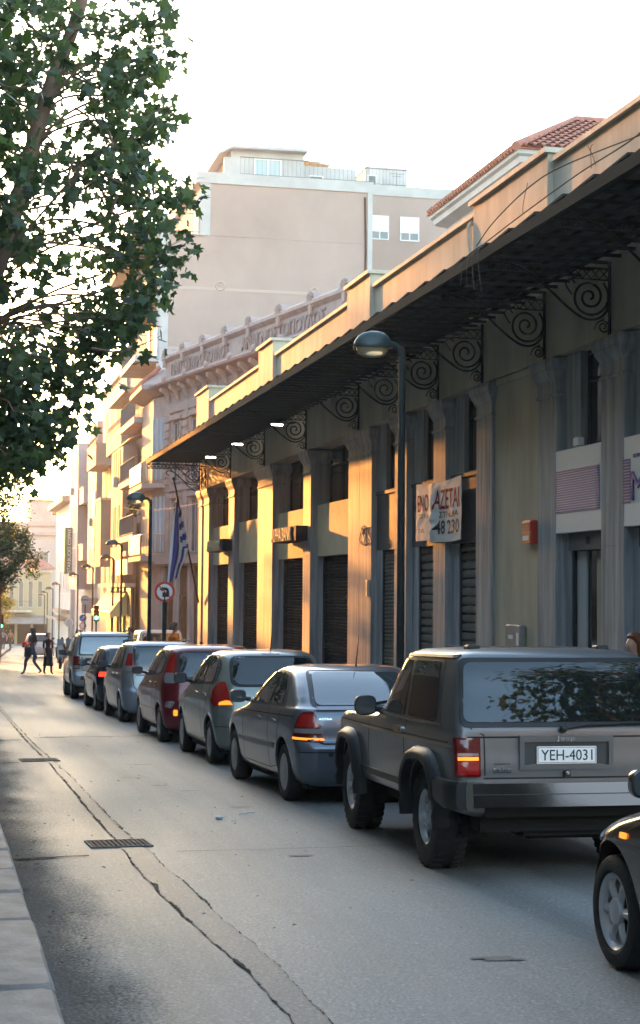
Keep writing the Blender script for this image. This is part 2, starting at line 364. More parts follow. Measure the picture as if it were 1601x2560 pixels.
# bays: (from, to, kind)
bays=[(20.92,22.63,'shopA'),(26.29,28.03,'grey'),(28.76,30.55,'grey'),(31.40,33.21,'grey5'),(35.21,39.04,'bank'),(39.87,43.78,'bank'),(45.90,49.84,'bank'),(50.80,54.75,'bank'),(18.3,20.17,'shopB'),(15.75,17.55,'shopA2'),(13.15,15.0,'grey5'),(10.95,12.4,'grey5')]
def window(a,b_,z0,z1,nm=2,name='window',X=8.74):
    f=.055; x0,x1=X,X+.05
    m=MB().box(x0,x1,a+.002,a+f,z0,z1).box(x0,x1,b_-f,b_-.002,z0,z1).box(x0,x1,a+f,b_-f,z1-f,z1).box(x0,x1,a+f,b_-f,z0,z0+f)
    for i in range(1,nm): c=a+(b_-a)*i/nm; m.box(x0,x1,c-.025,c+.025,z0+f,z1-f)
    zc=z1-.42; m2=[(a+(b_-a)*i/nm+(.025 if i else f),a+(b_-a)*(i+1)/nm-(.025 if i<nm-1 else f)) for i in range(nm)]
    for p,q in m2: m.box(x0+.005,x1-.005,p,q,zc-.02,zc+.02)
    o=m.build(name,M_frame,**W)
    for p,q in m2: MB().box(X+.025,X+.035,p,q,z0+f,z1-f).build('pane',M_glassd,o,True)
def shutter(a,b_,z0,z1,m,fine,X=0):
    o=MB().box(X+8.69,X+8.75,a,b_,z1-.001,z1+.11).box(X+8.655,X+8.755,a+.002,a+.055,z0,z1-.002).box(X+8.655,X+8.755,b_-.055,b_-.002,z0,z1-.002).build('roller_shutter',M_frame,**W)
    if fine:
        n=int((z1-z0)/.075); mm=MB()
        for i in range(n):
            z=z0+(z1-z0)*i/n; h=(z1-z0)/n
            mm.prism([(X+8.70,z),(X+8.681,z+h*.35),(X+8.683,z+h*.75),(X+8.70,z+h-.006),(X+8.72,z+h-.006),(X+8.72,z)],1,a+.055,b_-.055)
        s=mm.build('slats',m,o,True); s['kind']='stuff'
    else:
        n=int((z1-z0)/.145); h=(z1-z0)/n; wd=b_-a-.11
        me=MB().prism([(.012,0),(-.014,h*.18),(-.018,h*.5),(-.012,h*.84),(.012,h-.012),(.03,h-.012),(.03,0)],1,0,wd).mesh('slat',m)
        for i in range(n):
            s=link("slat",me,o); s.location=Vector((8.70,a+.055,z0+i*h))
for a,b_,k in bays:
    g0=zp((a+b_)/2)
    if k=='bank':
        MB().box(8.67,9.09,a,b_,2.65,3.86).build('sill_wall',M_sillw,**W)
        MB().box(8.68,9.09,b_-.10,b_,g0,2.65).build('door_jamb',M_marble,**W)
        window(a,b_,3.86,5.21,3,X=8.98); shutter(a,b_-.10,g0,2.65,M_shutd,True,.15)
    else:
        if k.startswith('grey'):
            MB().box(8.63,9.08,a,b_,2.66,3.78).box(8.60,8.82,a+.001,b_-.001,3.78,3.848).build('fascia_panel',M_dpanel,**W)
            MB().box(8.635,9.08,b_-.40,b_,g0,2.66).build('door_jamb',M_marble,**W)
            shutter(a,b_-.40,g0,2.66,M_shut,k!='grey')
            MB().box(8.66,9.08,b_-.62,b_,3.85,5.21).build('window_jamb',M_marble,**W)
            window(a,b_-.62,3.85,5.21,1)
        else:
            MB().box(8.64,9.08,b_-.64,b_,3.84,5.21).build('window_jamb',M_marble,**W)
            window(a,b_-.64,3.84,5.21,1)
            MB().box(8.64,9.08,b_-.28,b_,g0,2.67).build('door_jamb',M_marble,**W)
            d=MB().box(8.60,8.79,a,b_-.28,2.42,2.665).build('shutter_box',M_dpanel,**W)
            MB().box(8.585,8.60,a+.62,a+.74,2.5,2.6).build('lock',M_navy,d,True)
            dr=MB().box(8.66,8.70,b_-.36,b_-.28,g0,2.42).box(8.66,8.70,a,a+.03,g0,2.42).build('shop_door',M_frame,**W)
            MB().box(8.74,8.75,a+.03,b_-.36,g0,2.42).build('pane',M_glassd,dr,True)
            if k!='shopA2':
                MB().box(8.70,8.73,b_-.70,b_-.37,g0,2.41).build('frosted_panel',mat('frosted_glass',(.36,.38,.38),.4),dr,True)
                MB().box(8.70,8.73,a+.03,a+.62,g0,2.41).build('curtain',mat('pale_curtain',(.30,.29,.22),.8,col2=(.22,.22,.17),vscale=5,vstretch=(1,8,.2)),dr,True)
MB().box(8.56,9.08,23.37,25.48,zp(24)-.1,5.10).box(8.535,8.9,23.37,25.48,5.10,5.2).build('wall',M_stucco,**W)
# shop sign boxes (fixed between the pilasters)
def lettering(parent,txt,m,X,s,z,**k):
    me=text_mesh(txt,m,**k); o=bpy.data.objects.new('lettering',me); COL.objects.link(o); o.parent=parent
    o.rotation_euler=(0,0,R(-90)); o.location=Vector((X,s,z))-parent.location; return o
sg=thing('shop_sign','white fascia sign striped with blue lines above the glass shop door','sign',(8.54,21.8,2.67),group='white shop fascia signs')
MB().cbox(8.515,8.66,20.935,22.67,2.672,3.84,c=.012).build('panel',M_white,sg,True)
me=MB().box(-.004,.004,0,1.62,0,.022).mesh('stripe',M_blue)
mp=MB().box(8.506,8.5125,21.12,22.55,2.98,3.50).build('tint',mat('pale_blue_print',(.35,.46,.66),.5),sg,True)
for i in range(18):
    o=link('stripe',me,sg); o.location=Vector((8.5075,20.985,2.955+i*.0335))-sg.location
sg=thing('shop_sign','white fascia sign with a big blue letter M and short blue lines','sign',(8.54,19.3,2.68),group='white shop fascia signs')
MB().cbox(8.515,8.66,18.32,20.23,2.685,3.83,c=.012).build('panel',M_white,sg,True)
me=MB().box(-.004,.004,0,.25,0,.022).mesh('stripe',M_blue)
for i in range(15):
    o=link('stripe',me,sg); o.location=Vector((8.5075,19.95,2.98+i*.0385))-sg.location
lettering(sg,'M',M_blue,8.50,19.9,3.0,width=.42,height=.37,depth=.02)
lettering(sg,'ΚΟΥΡΟΣ',M_blue,8.508,19.86,3.545,height=.05,depth=.006)
# bank signs: dark boxes with raised letters
for a,b_,z,lab in ((50.15,53.1,3.02,'dark bank sign box with raised ALPHA BANK letters near the far corner'),(39.35,42.3,3.03,'dark bank sign box with raised ALPHA BANK letters nearer the street lamp')):
    sg=thing('bank_sign',lab,'sign',(8.4,(a+b_)/2,z),group='bank signs')
    MB().box(8.22,8.62,a,b_,z,z+.36).build('sign_box',M_navy,sg,True)
    lettering(sg,'ALPHA BANK',M_cream,8.215,b_-.05,z+.02,width=b_-a-.5,height=.33,depth=.07)
# red alarm box, meter cabinet, little boxes, cable loop
t=thing('alarm_box','red alarm siren box on the plain wall beside the white striped sign','alarm',(8.5,23.65,2.54))
MB().cbox(8.42,8.558,23.42,23.83,2.55,2.90,c=.03).build('housing',mat('alarm_red',(.42,.035,.02),.45),t,True)
MB().box(8.412,8.419,23.5,23.75,2.60,2.67).build('sticker',M_white,t,True)
for i in range(3): MB().box(8.41,8.419,23.46,23.8,2.74+i*.045,2.76+i*.045).build('louvre',mat('alarm_dark',(.2,.02,.012),.5),t,True)
t=thing('meter_cabinet','grey metal meter cabinet low on the yellow wall with white stickers','cabinet',(8.5,24.4,.2))
MB().cbox(8.46,8.559,23.98,24.68,-.2,1.34,c=.02).build('housing',mat('cabinet_grey',(.20,.205,.21),.6,var=.2,vscale=3),t,True)
MB().box(8.452,8.459,24.3,24.5,1.12,1.18).build('sticker',M_white,t,True); MB().box(8.452,8.459,24.04,24.14,.96,1.22).build('notice',M_white,t,True)
t=thing('wall_socket','small pale junction box on top of the striped sign','electrical box',(8.5,22.2,3.86)); MB().cbox(8.52,8.62,21.8,21.98,3.87,3.98,c=.01).build('housing',M_white,t,True)
t=thing('cable_loop','black cable coiled in a loop on the wide pilaster','cable',(8.47,33.6,2.9))
MB().tube([(8.48+.02*math.sin(a*3),33.55+.22*math.cos(a)+.02*a,2.98+.2*math.sin(a)) for a in [i*.35 for i in range(40)]]+[(8.49,33.25,2.85)],.007,5).build('cable',M_wiron,t,True)
t=thing('intercom_box','small metal intercom box on the edge of the wide pilaster','electrical box',(8.48,33.3,1.9)); MB().cbox(8.44,8.505,33.24,33.4,1.72,2.06,c=.01).build('housing',mat('pale_metal',(.5,.47,.42),.4,metal=.4),t,True)
# banner
bn=thing('rental_banner','creased white FOR RENT banner with red and black Greek lettering across a pilaster','banner',(8.46,28.3,2.75))
a0,a1=26.93,29.66; nu,nv=120,56
def bpos(u,v):
    s=a1+(a0-a1)*u; z=2.72+1.07*v; s+=(.05*math.sin(math.pi*v))*(u-.5)*-1
    fold=math.exp(-((u-.40-.07*(1-v))/.075)**2)*min(1,1.25*(1.12-v)); ripple=noise.noise(Vector((u*9,v*6,3)))
    x=8.47-.13*fold*(.8+.5*ripple)-.014*ripple-.02
    z+=.03*math.sin(u*5+1)*(1-v)+.05*fold*(v-.4); 
    if v>.9: z-=.05*math.sin(math.pi*u)*(v-.9)*10
    return Vector((x,s,z))
b=MB(); vs=[bpos(i/nu,j/nv) for j in range(nv+1) for i in range(nu+1)]
vs2=[p+Vector((.004,0,0)) for p in vs]; q=nu+1
b.add(vs,[(j*q+i,j*q+i+1,(j+1)*q+i+1,(j+1)*q+i) for j in range(nv) for i in range(nu)])
M_cloth=mat('banner_vinyl',(.58,.57,.55),.7,spec=.15)
o=b.build('cloth',M_cloth,bn,True,smooth=60)
M_bred=mat('banner_red',(.50,.03,.03),.7,spec=.1); M_bblk=mat('banner_black',(.015,.015,.02),.5)
def btext(txt,m,u0,u1,v0,v1):
    me=text_mesh(txt,m,width=u1-u0,height=v1-v0,depth=.0001,bold=.012)
    bm=bmesh.new(); bm.from_mesh(me); bmesh.ops.triangulate(bm,faces=bm.faces)
    for _ in range(3):
        es=[e for e in bm.edges if e.calc_length()>.03]
        if es: bmesh.ops.subdivide_edges(bm,edges=es,cuts=1); bmesh.ops.triangulate(bm,faces=bm.faces)
    for v in bm.verts:
        p=bpos(u0+v.co.x,v0+v.co.z); v.co=p-Vector((.0045,0,0))
    bm.to_mesh(me); bm.free(); l=link('lettering',me,bn,True)
btext('ENO',M_bred,.04,.30,.50,.80); btext('AZETAI',M_bred,.46,.96,.52,.83)
btext('TO KA',M_bblk,.06,.31,.385,.465); btext('ΣTHMA',M_bblk,.55,.94,.385,.48)
btext('THΛ.',M_bblk,.05,.21,.13,.21); btext('48 230',M_bblk,.50,.96,.12,.34)
# ------------------------------------------------------------------ canopy (fixed to the wall: a part of the building)
cp=empty('canopy',(0,0,0)); cp.parent=mk
Z0=6.13; XF=6.74; S0,S1=10.3,57.3
def cbuild(m,name,mt,**k): o=m.build(name,mt,cp,True,**k); return o
n=int((S1-S0)/.92); L=(S1-S0)/n
pm=MB().loft([[(XF-.02,0,.055),(XF-.02,0,.085),(8.46,0,.165),(8.46,0,.135)],[(XF-.02,L-.02,-.005),(XF-.02,L-.02,.025),(8.46,L-.02,.105),(8.46,L-.02,.075)]]).mesh('roof_sheet',M_sheet)
tm=MB()
for q in range(2):
    y=.2+q*.46; z=.03-.06*y/L
    tm.loft([[(XF+.03+t*1.6,y+.06*math.cos(a),z+.03+.07*t+.035*math.sin(a)) for a in [math.pi*j/6 for j in range(7)]] for t in (0,.97)],closed=False)
tm=tm.mesh('roof_tile',M_tile)
for i in range(n):
    for me,nm in ((pm,'roof_sheet'),(tm,'roof_tile')):
        o=link(nm,me,cp); o.location=Vector((0,S0+i*L,Z0+.10))-mk.location
cbuild(MB().box(XF-.03,XF+.03,S0,S1,Z0-.015,Z0+.12),'front_beam',M_wiron)
m=MB()
for x in (6.95,7.22,7.5,7.78,8.06,8.3): m.box(x-.018,x+.018,S0,S1,Z0+.075,Z0+.12)
o=cbuild(m,'purlin',M_wiron); o['kind']='stuff'
m=MB(); s=S0+.2
while s<S1: m.box(XF+.03,8.47,s-.014,s+.014,Z0+.03,Z0+.075); s+=.46
o=cbuild(m,'rafter',M_wiron); o['kind']='stuff'
# scroll bracket with its lattice truss
b=MB(); z=lambda v:v-Z0
b.tube([(8.47,0,5.20-Z0),(8.47,0,.05)],.022,6); b.tube([(8.47,0,-.05),(XF,0,-.03)],.014,5); b.tube([(8.47,0,-.20),(7.95,0,-.19)],.012,5)
sp=lambda cx,cz,r0,r1,turn,a0,k=46:[(cx-(r0+(r1-r0)*i/k)*math.cos(a0+turn*2*math.pi*i/k),0,cz+(r0+(r1-r0)*i/k)*math.sin(a0+turn*2*math.pi*i/k)) for i in range(k+1)]
b.tube(sp(8.19,5.70-Z0,.275,.03,2.3,math.pi*.75),.017,5)
b.tube(sp(8.385,5.31-Z0,.085,.02,1.6,math.pi*.4,24),.013,5)
b.tube(spline([(8.45,0,5.62-Z0),(8.41,0,5.50-Z0),(8.28,0,5.41-Z0),(8.10,0,5.42-Z0),(7.88,0,5.56-Z0),(7.6,0,5.80-Z0),(7.3,0,6.02-Z0),(7.0,0,6.12-Z0)],5),.017,5)
b.tube(spline([(8.40,0,5.42-Z0),(8.30,0,5.36-Z0),(8.26,0,5.27-Z0)],4),.011,5); b.tube(spline([(7.95,0,5.72-Z0),(7.86,0,5.86-Z0),(7.93,0,5.93-Z0),(7.99,0,5.87-Z0)],4),.011,5)
for i in range(4): b.tube([(8.45-i*.12,0,-.19),(8.33-i*.12,0,-.055)],.008,4); b.tube([(8.33-i*.12,0,-.19),(8.45-i*.12,0,-.055)],.008,4)
for i in range(9):
    x=7.86-i*.125
    b.tube([(x+.05*math.cos(a),0,-.10+.045*math.sin(a)) for a in [2*math.pi*j/10 for j in range(10)]],.008,4,closed=True)
b.tube([(7.95,0,-.15),(XF,0,-.15)],.012,4)
bm_=b.mesh('scroll_bracket',M_wiron,50)
for a,b_,_ in pil:
    o=link('scroll_bracket',bm_,cp); o.location=Vector((0,(a+b_)/2,Z0))-mk.location
# end fringe of rings and hanging lattice at the far end
b=MB()
for i in range(13):
    x=6.8+i*.13
    b.tube([(x+.055*math.cos(a),57.25,Z0-.09+.055*math.sin(a)) for a in [2*math.pi*j/10 for j in range(10)]],.012,4,closed=True)
b.tube([(XF,57.25,Z0-.16),(8.5,57.25,Z0-.16)],.014,4); b.tube([(XF,57.25,Z0-.02),(8.5,57.25,Z0-.02)],.014,4)
b.tube(spline([(8.47,57.2,5.2),(8.2,57.2,5.35),(7.8,57.2,5.75),(7.5,57.2,5.9),(7.4,57.2,5.8),(7.5,57.2,5.74)],5),.018,5)
cbuild(b,'end_fringe',M_wiron)
# lit strip lamps under the canopy
M_lamp=mat('lit_tube',(1,1,1),.4,emit=(1,.97,.86),estr=3)
for s,lab in ((40.3,'nearest'),(46.0,'middle'),(50.8,'farthest')):
    t=thing('strip_lamp','%s of the three lit strip lamps under the iron canopy'%lab,'lamp',(7.95,s,5.98),group='strip lamps under the canopy')
    MB().tube([(-.17,0,-.09),(.13,.05,-.09)],.02,8).build('tube',M_lamp,t)
    MB().box(-.22,.42,-.03,.03,-.06,-.04).box(-.02,.02,-.02,.02,-.04,.12).build('holder',M_frame,t)
# dry creeper over the canopy edge, pipe over the parapet
t=thing('dry_creeper','leafless dry creeper stems straggling along the canopy edge','dry plant',(6.75,16,6.3))
b=MB(); r2=random.Random(3)
b.tube(spline([(6.78,14.8,6.62),(6.72,15.6,6.42),(6.72,17.2,6.42),(6.74,19.2,6.38),(6.74,21.2,6.30),(6.78,23,6.32)],7),.008,5)
b.tube(spline([(6.8,15.6,6.45),(6.7,17.5,6.6),(6.68,18.6,6.62),(6.7,20.0,6.50),(6.75,20.9,6.36)],7),.008,5)
b.tube([(6.8,14.9,6.6),(6.85,14.7,6.80),(6.9,14.6,6.9)],.02,5)
for i in range(3):
    y=15.3+r2.random()*6; k=r2.random()-.5; b.tube(spline([(6.74,y,6.40),(6.70,y+.3*k,6.48+.12*r2.random()),(6.66,y+.9*k,6.5+.2*r2.random())],3),.004,4)
for k in range(4):
    y=20.6+.1*k; b.tube(spline([(6.76,y,6.34),(6.66,y-.05+.1*k,6.22),(6.66,y-.1+.16*k,5.95),(6.68,y-.15+.2*k,5.68+.08*k)],4),.0055,4)
b.build('stem',mat('dry_stem',(.12,.09,.065),.85),t,True)
t=thing('drain_pipe','pale drain pipe bent over the parapet at the block corner','pipe',(8.33,26.2,6.3))
MB().tube(spline([(8.47,26.34,7.92),(8.38,26.31,7.88),(8.35,26.22,7.6),(8.365,26.15,7.2),(8.37,26.14,6.3)],6),.04,8).build('pipe',M_paraA,t,True,smooth=50)
# ================================================================== vehicles
M_tyre=mat('tyre_rubber',(.014,.014,.015),.75,var=.3,vscale=20,bump=.3,bscale=80)
M_alloy=mat('alloy_wheel',(.46,.47,.49),.32,metal=.35)
M_hubcap=mat('silver_hubcap',(.36,.37,.39),.38,metal=.6)
M_black=mat('black_plastic',(.018,.018,.019),.5)
M_under=mat('underbody',(.008,.008,.008),.9)
M_seam=mat('panel_gap',(.006,.006,.006),.8)
M_glass=mat('tinted_car_glass',(.008,.010,.011),.02,spec=.8,ior=1.55)
M_glassl=mat('pale_car_glass',(.05,.06,.065),.02,spec=1.0,ior=1.7)
M_chrome=mat('chrome',(.75,.76,.78),.12,metal=1,bump=.03,bscale=6)
M_redl=mat('red_lens',(.34,.010,.008),.12,coat=.6)
M_dred=mat('dark_red_lens',(.12,.006,.006),.12,coat=.6)
M_clear=mat('clear_lens',(.20,.20,.20),.15,coat=.6)
M_amber=mat('flash_glint_orange',(.6,.12,.01),.3,emit=(1,.22,.02),estr=.22)  # weak glow stands in for camera-flash glints on the orange strips
M_rglint=mat('flash_glint_red',(.6,.02,.01),.3,emit=(1,.05,.02),estr=.20)  # flash glint put into the red lens as a weak glow
M_plate=mat('plate_white',(.90,.90,.88),.5)
M_plblk=mat('plate_black',(.01,.01,.012),.5)
def paint(name,c,metal=.35,rough=.32): return mat(name,c,rough,metal=metal,coat=.65,var=.06,vscale=2)
def pchip(T,z):
    """smooth monotone-ish interpolation of table rows (first column is the key)"""
    if z<=T[0][0]: return list(T[0][1:])
    if z>=T[-1][0]: return list(T[-1][1:])
    n=len(T)
    for i in range(n-1):
        if T[i][0]<=z<=T[i+1][0]: break
    h=T[i+1][0]-T[i][0]; t=(z-T[i][0])/h; out=[]
    def slope(k,c):
        if k<=0 or k>=n-1: 
            k0=min(max(k,0),n-2) if k<=0 else n-2
            return (T[k0+1][c]-T[k0][c])/(T[k0+1][0]-T[k0][0])
        h0=T[k][0]-T[k-1][0]; h1=T[k+1][0]-T[k][0]
        d0=(T[k][c]-T[k-1][c])/h0; d1=(T[k+1][c]-T[k][c])/h1
        if d0*d1<=0: return 0
        w1=2*h1+h0; w2=h1+2*h0; return (w1+w2)/(w1/d0+w2/d1)
    for c in range(1,len(T[0])):
        a,b=T[i][c],T[i+1][c]; ma,mb=slope(i,c),slope(i+1,c)
        out.append((2*t**3-3*t*t+1)*a+(t**3-2*t*t+t)*h*ma+(-2*t**3+3*t*t)*b+(t**3-t*t)*h*mb)
    return out
# body table rows: z, half width, y rear, y front, rear corner radius, front corner radius, rear bow, front bow
def body_rings(T,nz=54):
    zs=sorted(set([r[0] for r in T]+[T[0][0]+(T[-1][0]-T[0][0])*i/nz for i in range(nz+1)]))
    rings=[]
    for z in zs:
        w_,yr,yf,rr,rf,br,bf=pchip(T,z); w_=max(w_,.02); L=max(yf-yr,.05)
        rr=max(.004,min(rr,w_*.95,L*.48)); rf=max(.004,min(rf,w_*.95,L*.48))
        h=[]
        for i in range(7): h.append((( w_-rr)*i/7,yr))
        for i in range(8): a=math.pi/2*i/8; h.append((w_-rr+rr*math.sin(a),yr+rr-rr*math.cos(a)))
        for i in range(17): h.append((w_,yr+rr+(L-rr-rf)*i/17))
        for i in range(8): a=math.pi/2*i/8; h.append((w_-rf+rf*math.cos(a),yf-rf+rf*math.sin(a)))
        for i in range(8): h.append(((w_-rf)*(1-i/7),yf))
        out=[]
        for x,y in h:
            u=x/w_; k=(y-yr)/L
            if k<.5: y+=br*(u*u)*(1-2*k)**2; x*=1-.035*(1-2*k)**3
            else: y-=bf*(u*u)*(2*k-1)**2; x*=1-.06*(2*k-1)**3
            out.append((x,y))
        rings.append([(x,y,z) for x,y in out]+[(-x,y,z) for x,y in out[-2:0:-1]])
    return rings
class Car:
    def __init__(s,name,label,cat,loc,heading,pm,T,group='cars parked along the kerb',pitch=0,nz=54):
        s.root=thing(name,label,cat,(loc[0],loc[1],gz(loc[1])),(-math.atan(SL)+pitch,0,heading),group)
        s.pm=pm; s.T=T; mb=MB(); mb.loft(body_rings(T,nz)); s.me=mb.mesh('body',[pm,M_under])
        s.bvh=BVHTree.FromPolygons([v.co.copy() for v in s.me.vertices],[tuple(p.vertices) for p in s.me.polygons])
    def finish(s,arches,sharp=38):
        """arches: (y, z, radius) cut on both sides"""
        o=link('body',s.me,s.root); s.body=o
        mb=MB(); liners=[]
        for y,z,r in arches:
            w_=pchip(s.T,max(s.T[0][0],z))[0]
            for sg_ in (-1,1):
                a,b=sg_*(w_-.24),sg_*(w_+.4)
                ring=lambda x,r_:[(x,y+r_*math.cos(2*math.pi*j/40),z+r_*math.sin(2*math.pi*j/40)) for j in range(40)]
                mb.loft([ring(a,r),ring(b,r)])
                up=lambda x,r_:[(x,y+r_*math.cos(math.pi*j/20*1.2-.314),z+r_*math.sin(math.pi*j/20*1.2-.314)) for j in range(21)]
                liners.append(MB().loft([up(sg_*(w_-.235),r-.004),up(sg_*(w_-.03),r-.004)],closed=False))
        cm=mb.mesh('cutter',M_under); c=link('cutter',cm,s.root)
        md=o.modifiers.new('b','BOOLEAN'); md.operation='DIFFERENCE'; md.object=c; md.solver='EXACT'
        bpy.context.view_layer.update()
        nm=bpy.data.meshes.new_from_object(o.evaluated_get(bpy.context.evaluated_depsgraph_get()))
        o.modifiers.clear(); o.data=nm; bpy.data.objects.remove(c); nm.name='body'
        nm.materials.clear(); nm.materials.append(s.pm); nm.materials.append(M_under)
        for p in nm.polygons: p.use_smooth=True
        cut=[(y,z,r) for y,z,r in arches]
        for p in nm.polygons:
            cc=p.center
            for y,z,r in cut:
                d=math.hypot(cc.y-y,cc.z-z)
                if d<r+.012 and abs(p.normal.z*(cc.z-z)+p.normal.y*(cc.y-y))<0: pass
                if d<=r+1e-3: p.material_index=1
        nm.set_sharp_from_angle(angle=R(sharp))
        for l in liners: l.build('wheel_well',M_under,s.root)
    def under(s,x,y0,y1,z0,z1): MB().box(-x,x,y0,y1,z0,z1).build('underbody',M_under,s.root)
    def cast(s,u,v,d):
        if d=='L': o,dr=Vector((-4,u,v)),Vector((1,0,0))
        elif d=='R': o,dr=Vector((4,u,v)),Vector((-1,0,0))
        elif d=='B': o,dr=Vector((u,-4,v)),Vector((0,1,0))
        elif d in 'CD':
            k=-1 if d=='C' else 1; q=.70711; o,dr=Vector((k*u*q+k*4*q,u*q-4*q,v)),Vector((-k*q,q,0))
        elif d=='F': o,dr=Vector((u,9,v)),Vector((0,-1,0))
        else: o,dr=Vector((u,v,5)),Vector((0,0,-1))
        p,n,i,_=s.bvh.ray_cast(o,dr)
        if p is None:
            p,n,i,_=s.bvh.find_nearest(Vector((k*u*.707,u*.707,v)) if d in 'CD' else Vector((-1.2 if d=='L' else (1.2 if d=='R' else u),u if d in 'LR' else (-.3 if d=='B' else 4.5),v)))
        if n.dot(dr)>0: n=-n
        return p,n
    def patch(s,name,poly,d,off,m,thick=.012,res=.05,parent=None,smooth=50):
        pts=[Vector(p) for p in poly]; n0=len(pts)
        xs=[p.x for p in pts]; ys=[p.y for p in pts]
        def inside(q):
            c=False; j=n0-1
            for i in range(n0):
                if (pts[i].y>q[1])!=(pts[j].y>q[1]) and q[0]<(pts[j].x-pts[i].x)*(q[1]-pts[i].y)/(pts[j].y-pts[i].y)+pts[i].x: c=not c
                j=i
            return c
        bp=[]                                     # boundary, refined
        for i in range(n0):
            a,b=pts[i],pts[(i+1)%n0]; k=max(1,int((b-a).length/res))
            for t in range(k): bp.append(a+(b-a)*t/k)
        nb=len(bp); ip=[]
        y=min(ys)+res/2
        while y<max(ys):
            x=min(xs)+res/2
            while x<max(xs):
                if inside((x,y)) and all((Vector((x,y))-q).length>res*.4 for q in bp): ip.append(Vector((x,y)))
                x+=res
            y+=res
        cv,ce,cf,_,_,_=delaunay_2d_cdt(bp+ip,[(i,(i+1)%nb) for i in range(nb)],[],1,1e-5)
        vs=[]; bk=[]
        for q in cv:
            p,n=s.cast(q.x,q.y,d); vs.append(p+n*off); bk.append(p-n*thick)
        edge={}
        for f in cf:
            for i in range(len(f)):
                e=(f[i],f[(i+1)%len(f)]); k=tuple(sorted(e)); edge[k]=None if k in edge else e
        fs=[tuple(f) for f in cf]; nv=len(vs)
        for e in edge.values():
            if e: fs.append((e[1],e[0],e[0]+nv,e[1]+nv))
        return MB().add(vs+bk,fs).build(name,m,parent or s.root,smooth=smooth)
    def stroke(s,name,pts,w_,d,off,m,thick=.006,res=.06,parent=None,closed=False):
        pts=[Vector(p) for p in pts]
        if closed: pts=pts+[pts[0]]
        L=[];Rr=[]
        fine=[]
        for a,b in zip(pts,pts[1:]):
            k=max(1,int((b-a).length/res)); fine+=[a+(b-a)*t/k for t in range(k)]
        fine.append(pts[-1]); vs=[]; nf=len(fine)
        for i,p in enumerate(fine):
            if closed and i in (0,nf-1): t=(fine[1]-fine[-2])
            else: t=fine[min(i+1,nf-1)]-fine[max(i-1,0)]
            if t.length<1e-6: t=Vector((1,0))
            t.normalize(); nn=Vector((-t.y,t.x))*w_/2
            for q in (p+nn,p-nn):
                h,n=s.cast(q.x,q.y,d); vs+= [h+n*off,h-n*thick]
        fs=[]
        for i in range(nf-1):
            a=4*i; b=4*(i+1); fs+=[(a,a+2,b+2,b),(a,b,b+1,a+1),(a+2,a+3,b+3,b+2)]
        return MB().add(vs,fs).build(name,m,parent or s.root,smooth=50)
def rpoly(pts,r,k=4):
    """round the corners of a polygon"""
    n=len(pts); out=[]
    for i in range(n):
        p=Vector(pts[i]); a=Vector(pts[i-1]); b=Vector(pts[(i+1)%n])
        ri=r[i] if isinstance(r,(list,tuple)) else r
        da,db=(a-p),(b-p); ra=min(ri,da.length*.48,db.length*.48)
        if ra<1e-4: out.append(p); continue
        p0=p+da.normalized()*ra; p2=p+db.normalized()*ra
        for t in range(k+1):
            t/=k; out.append((1-t)**2*p0+2*t*(1-t)*p+t*t*p2)
    return out
_wh={}
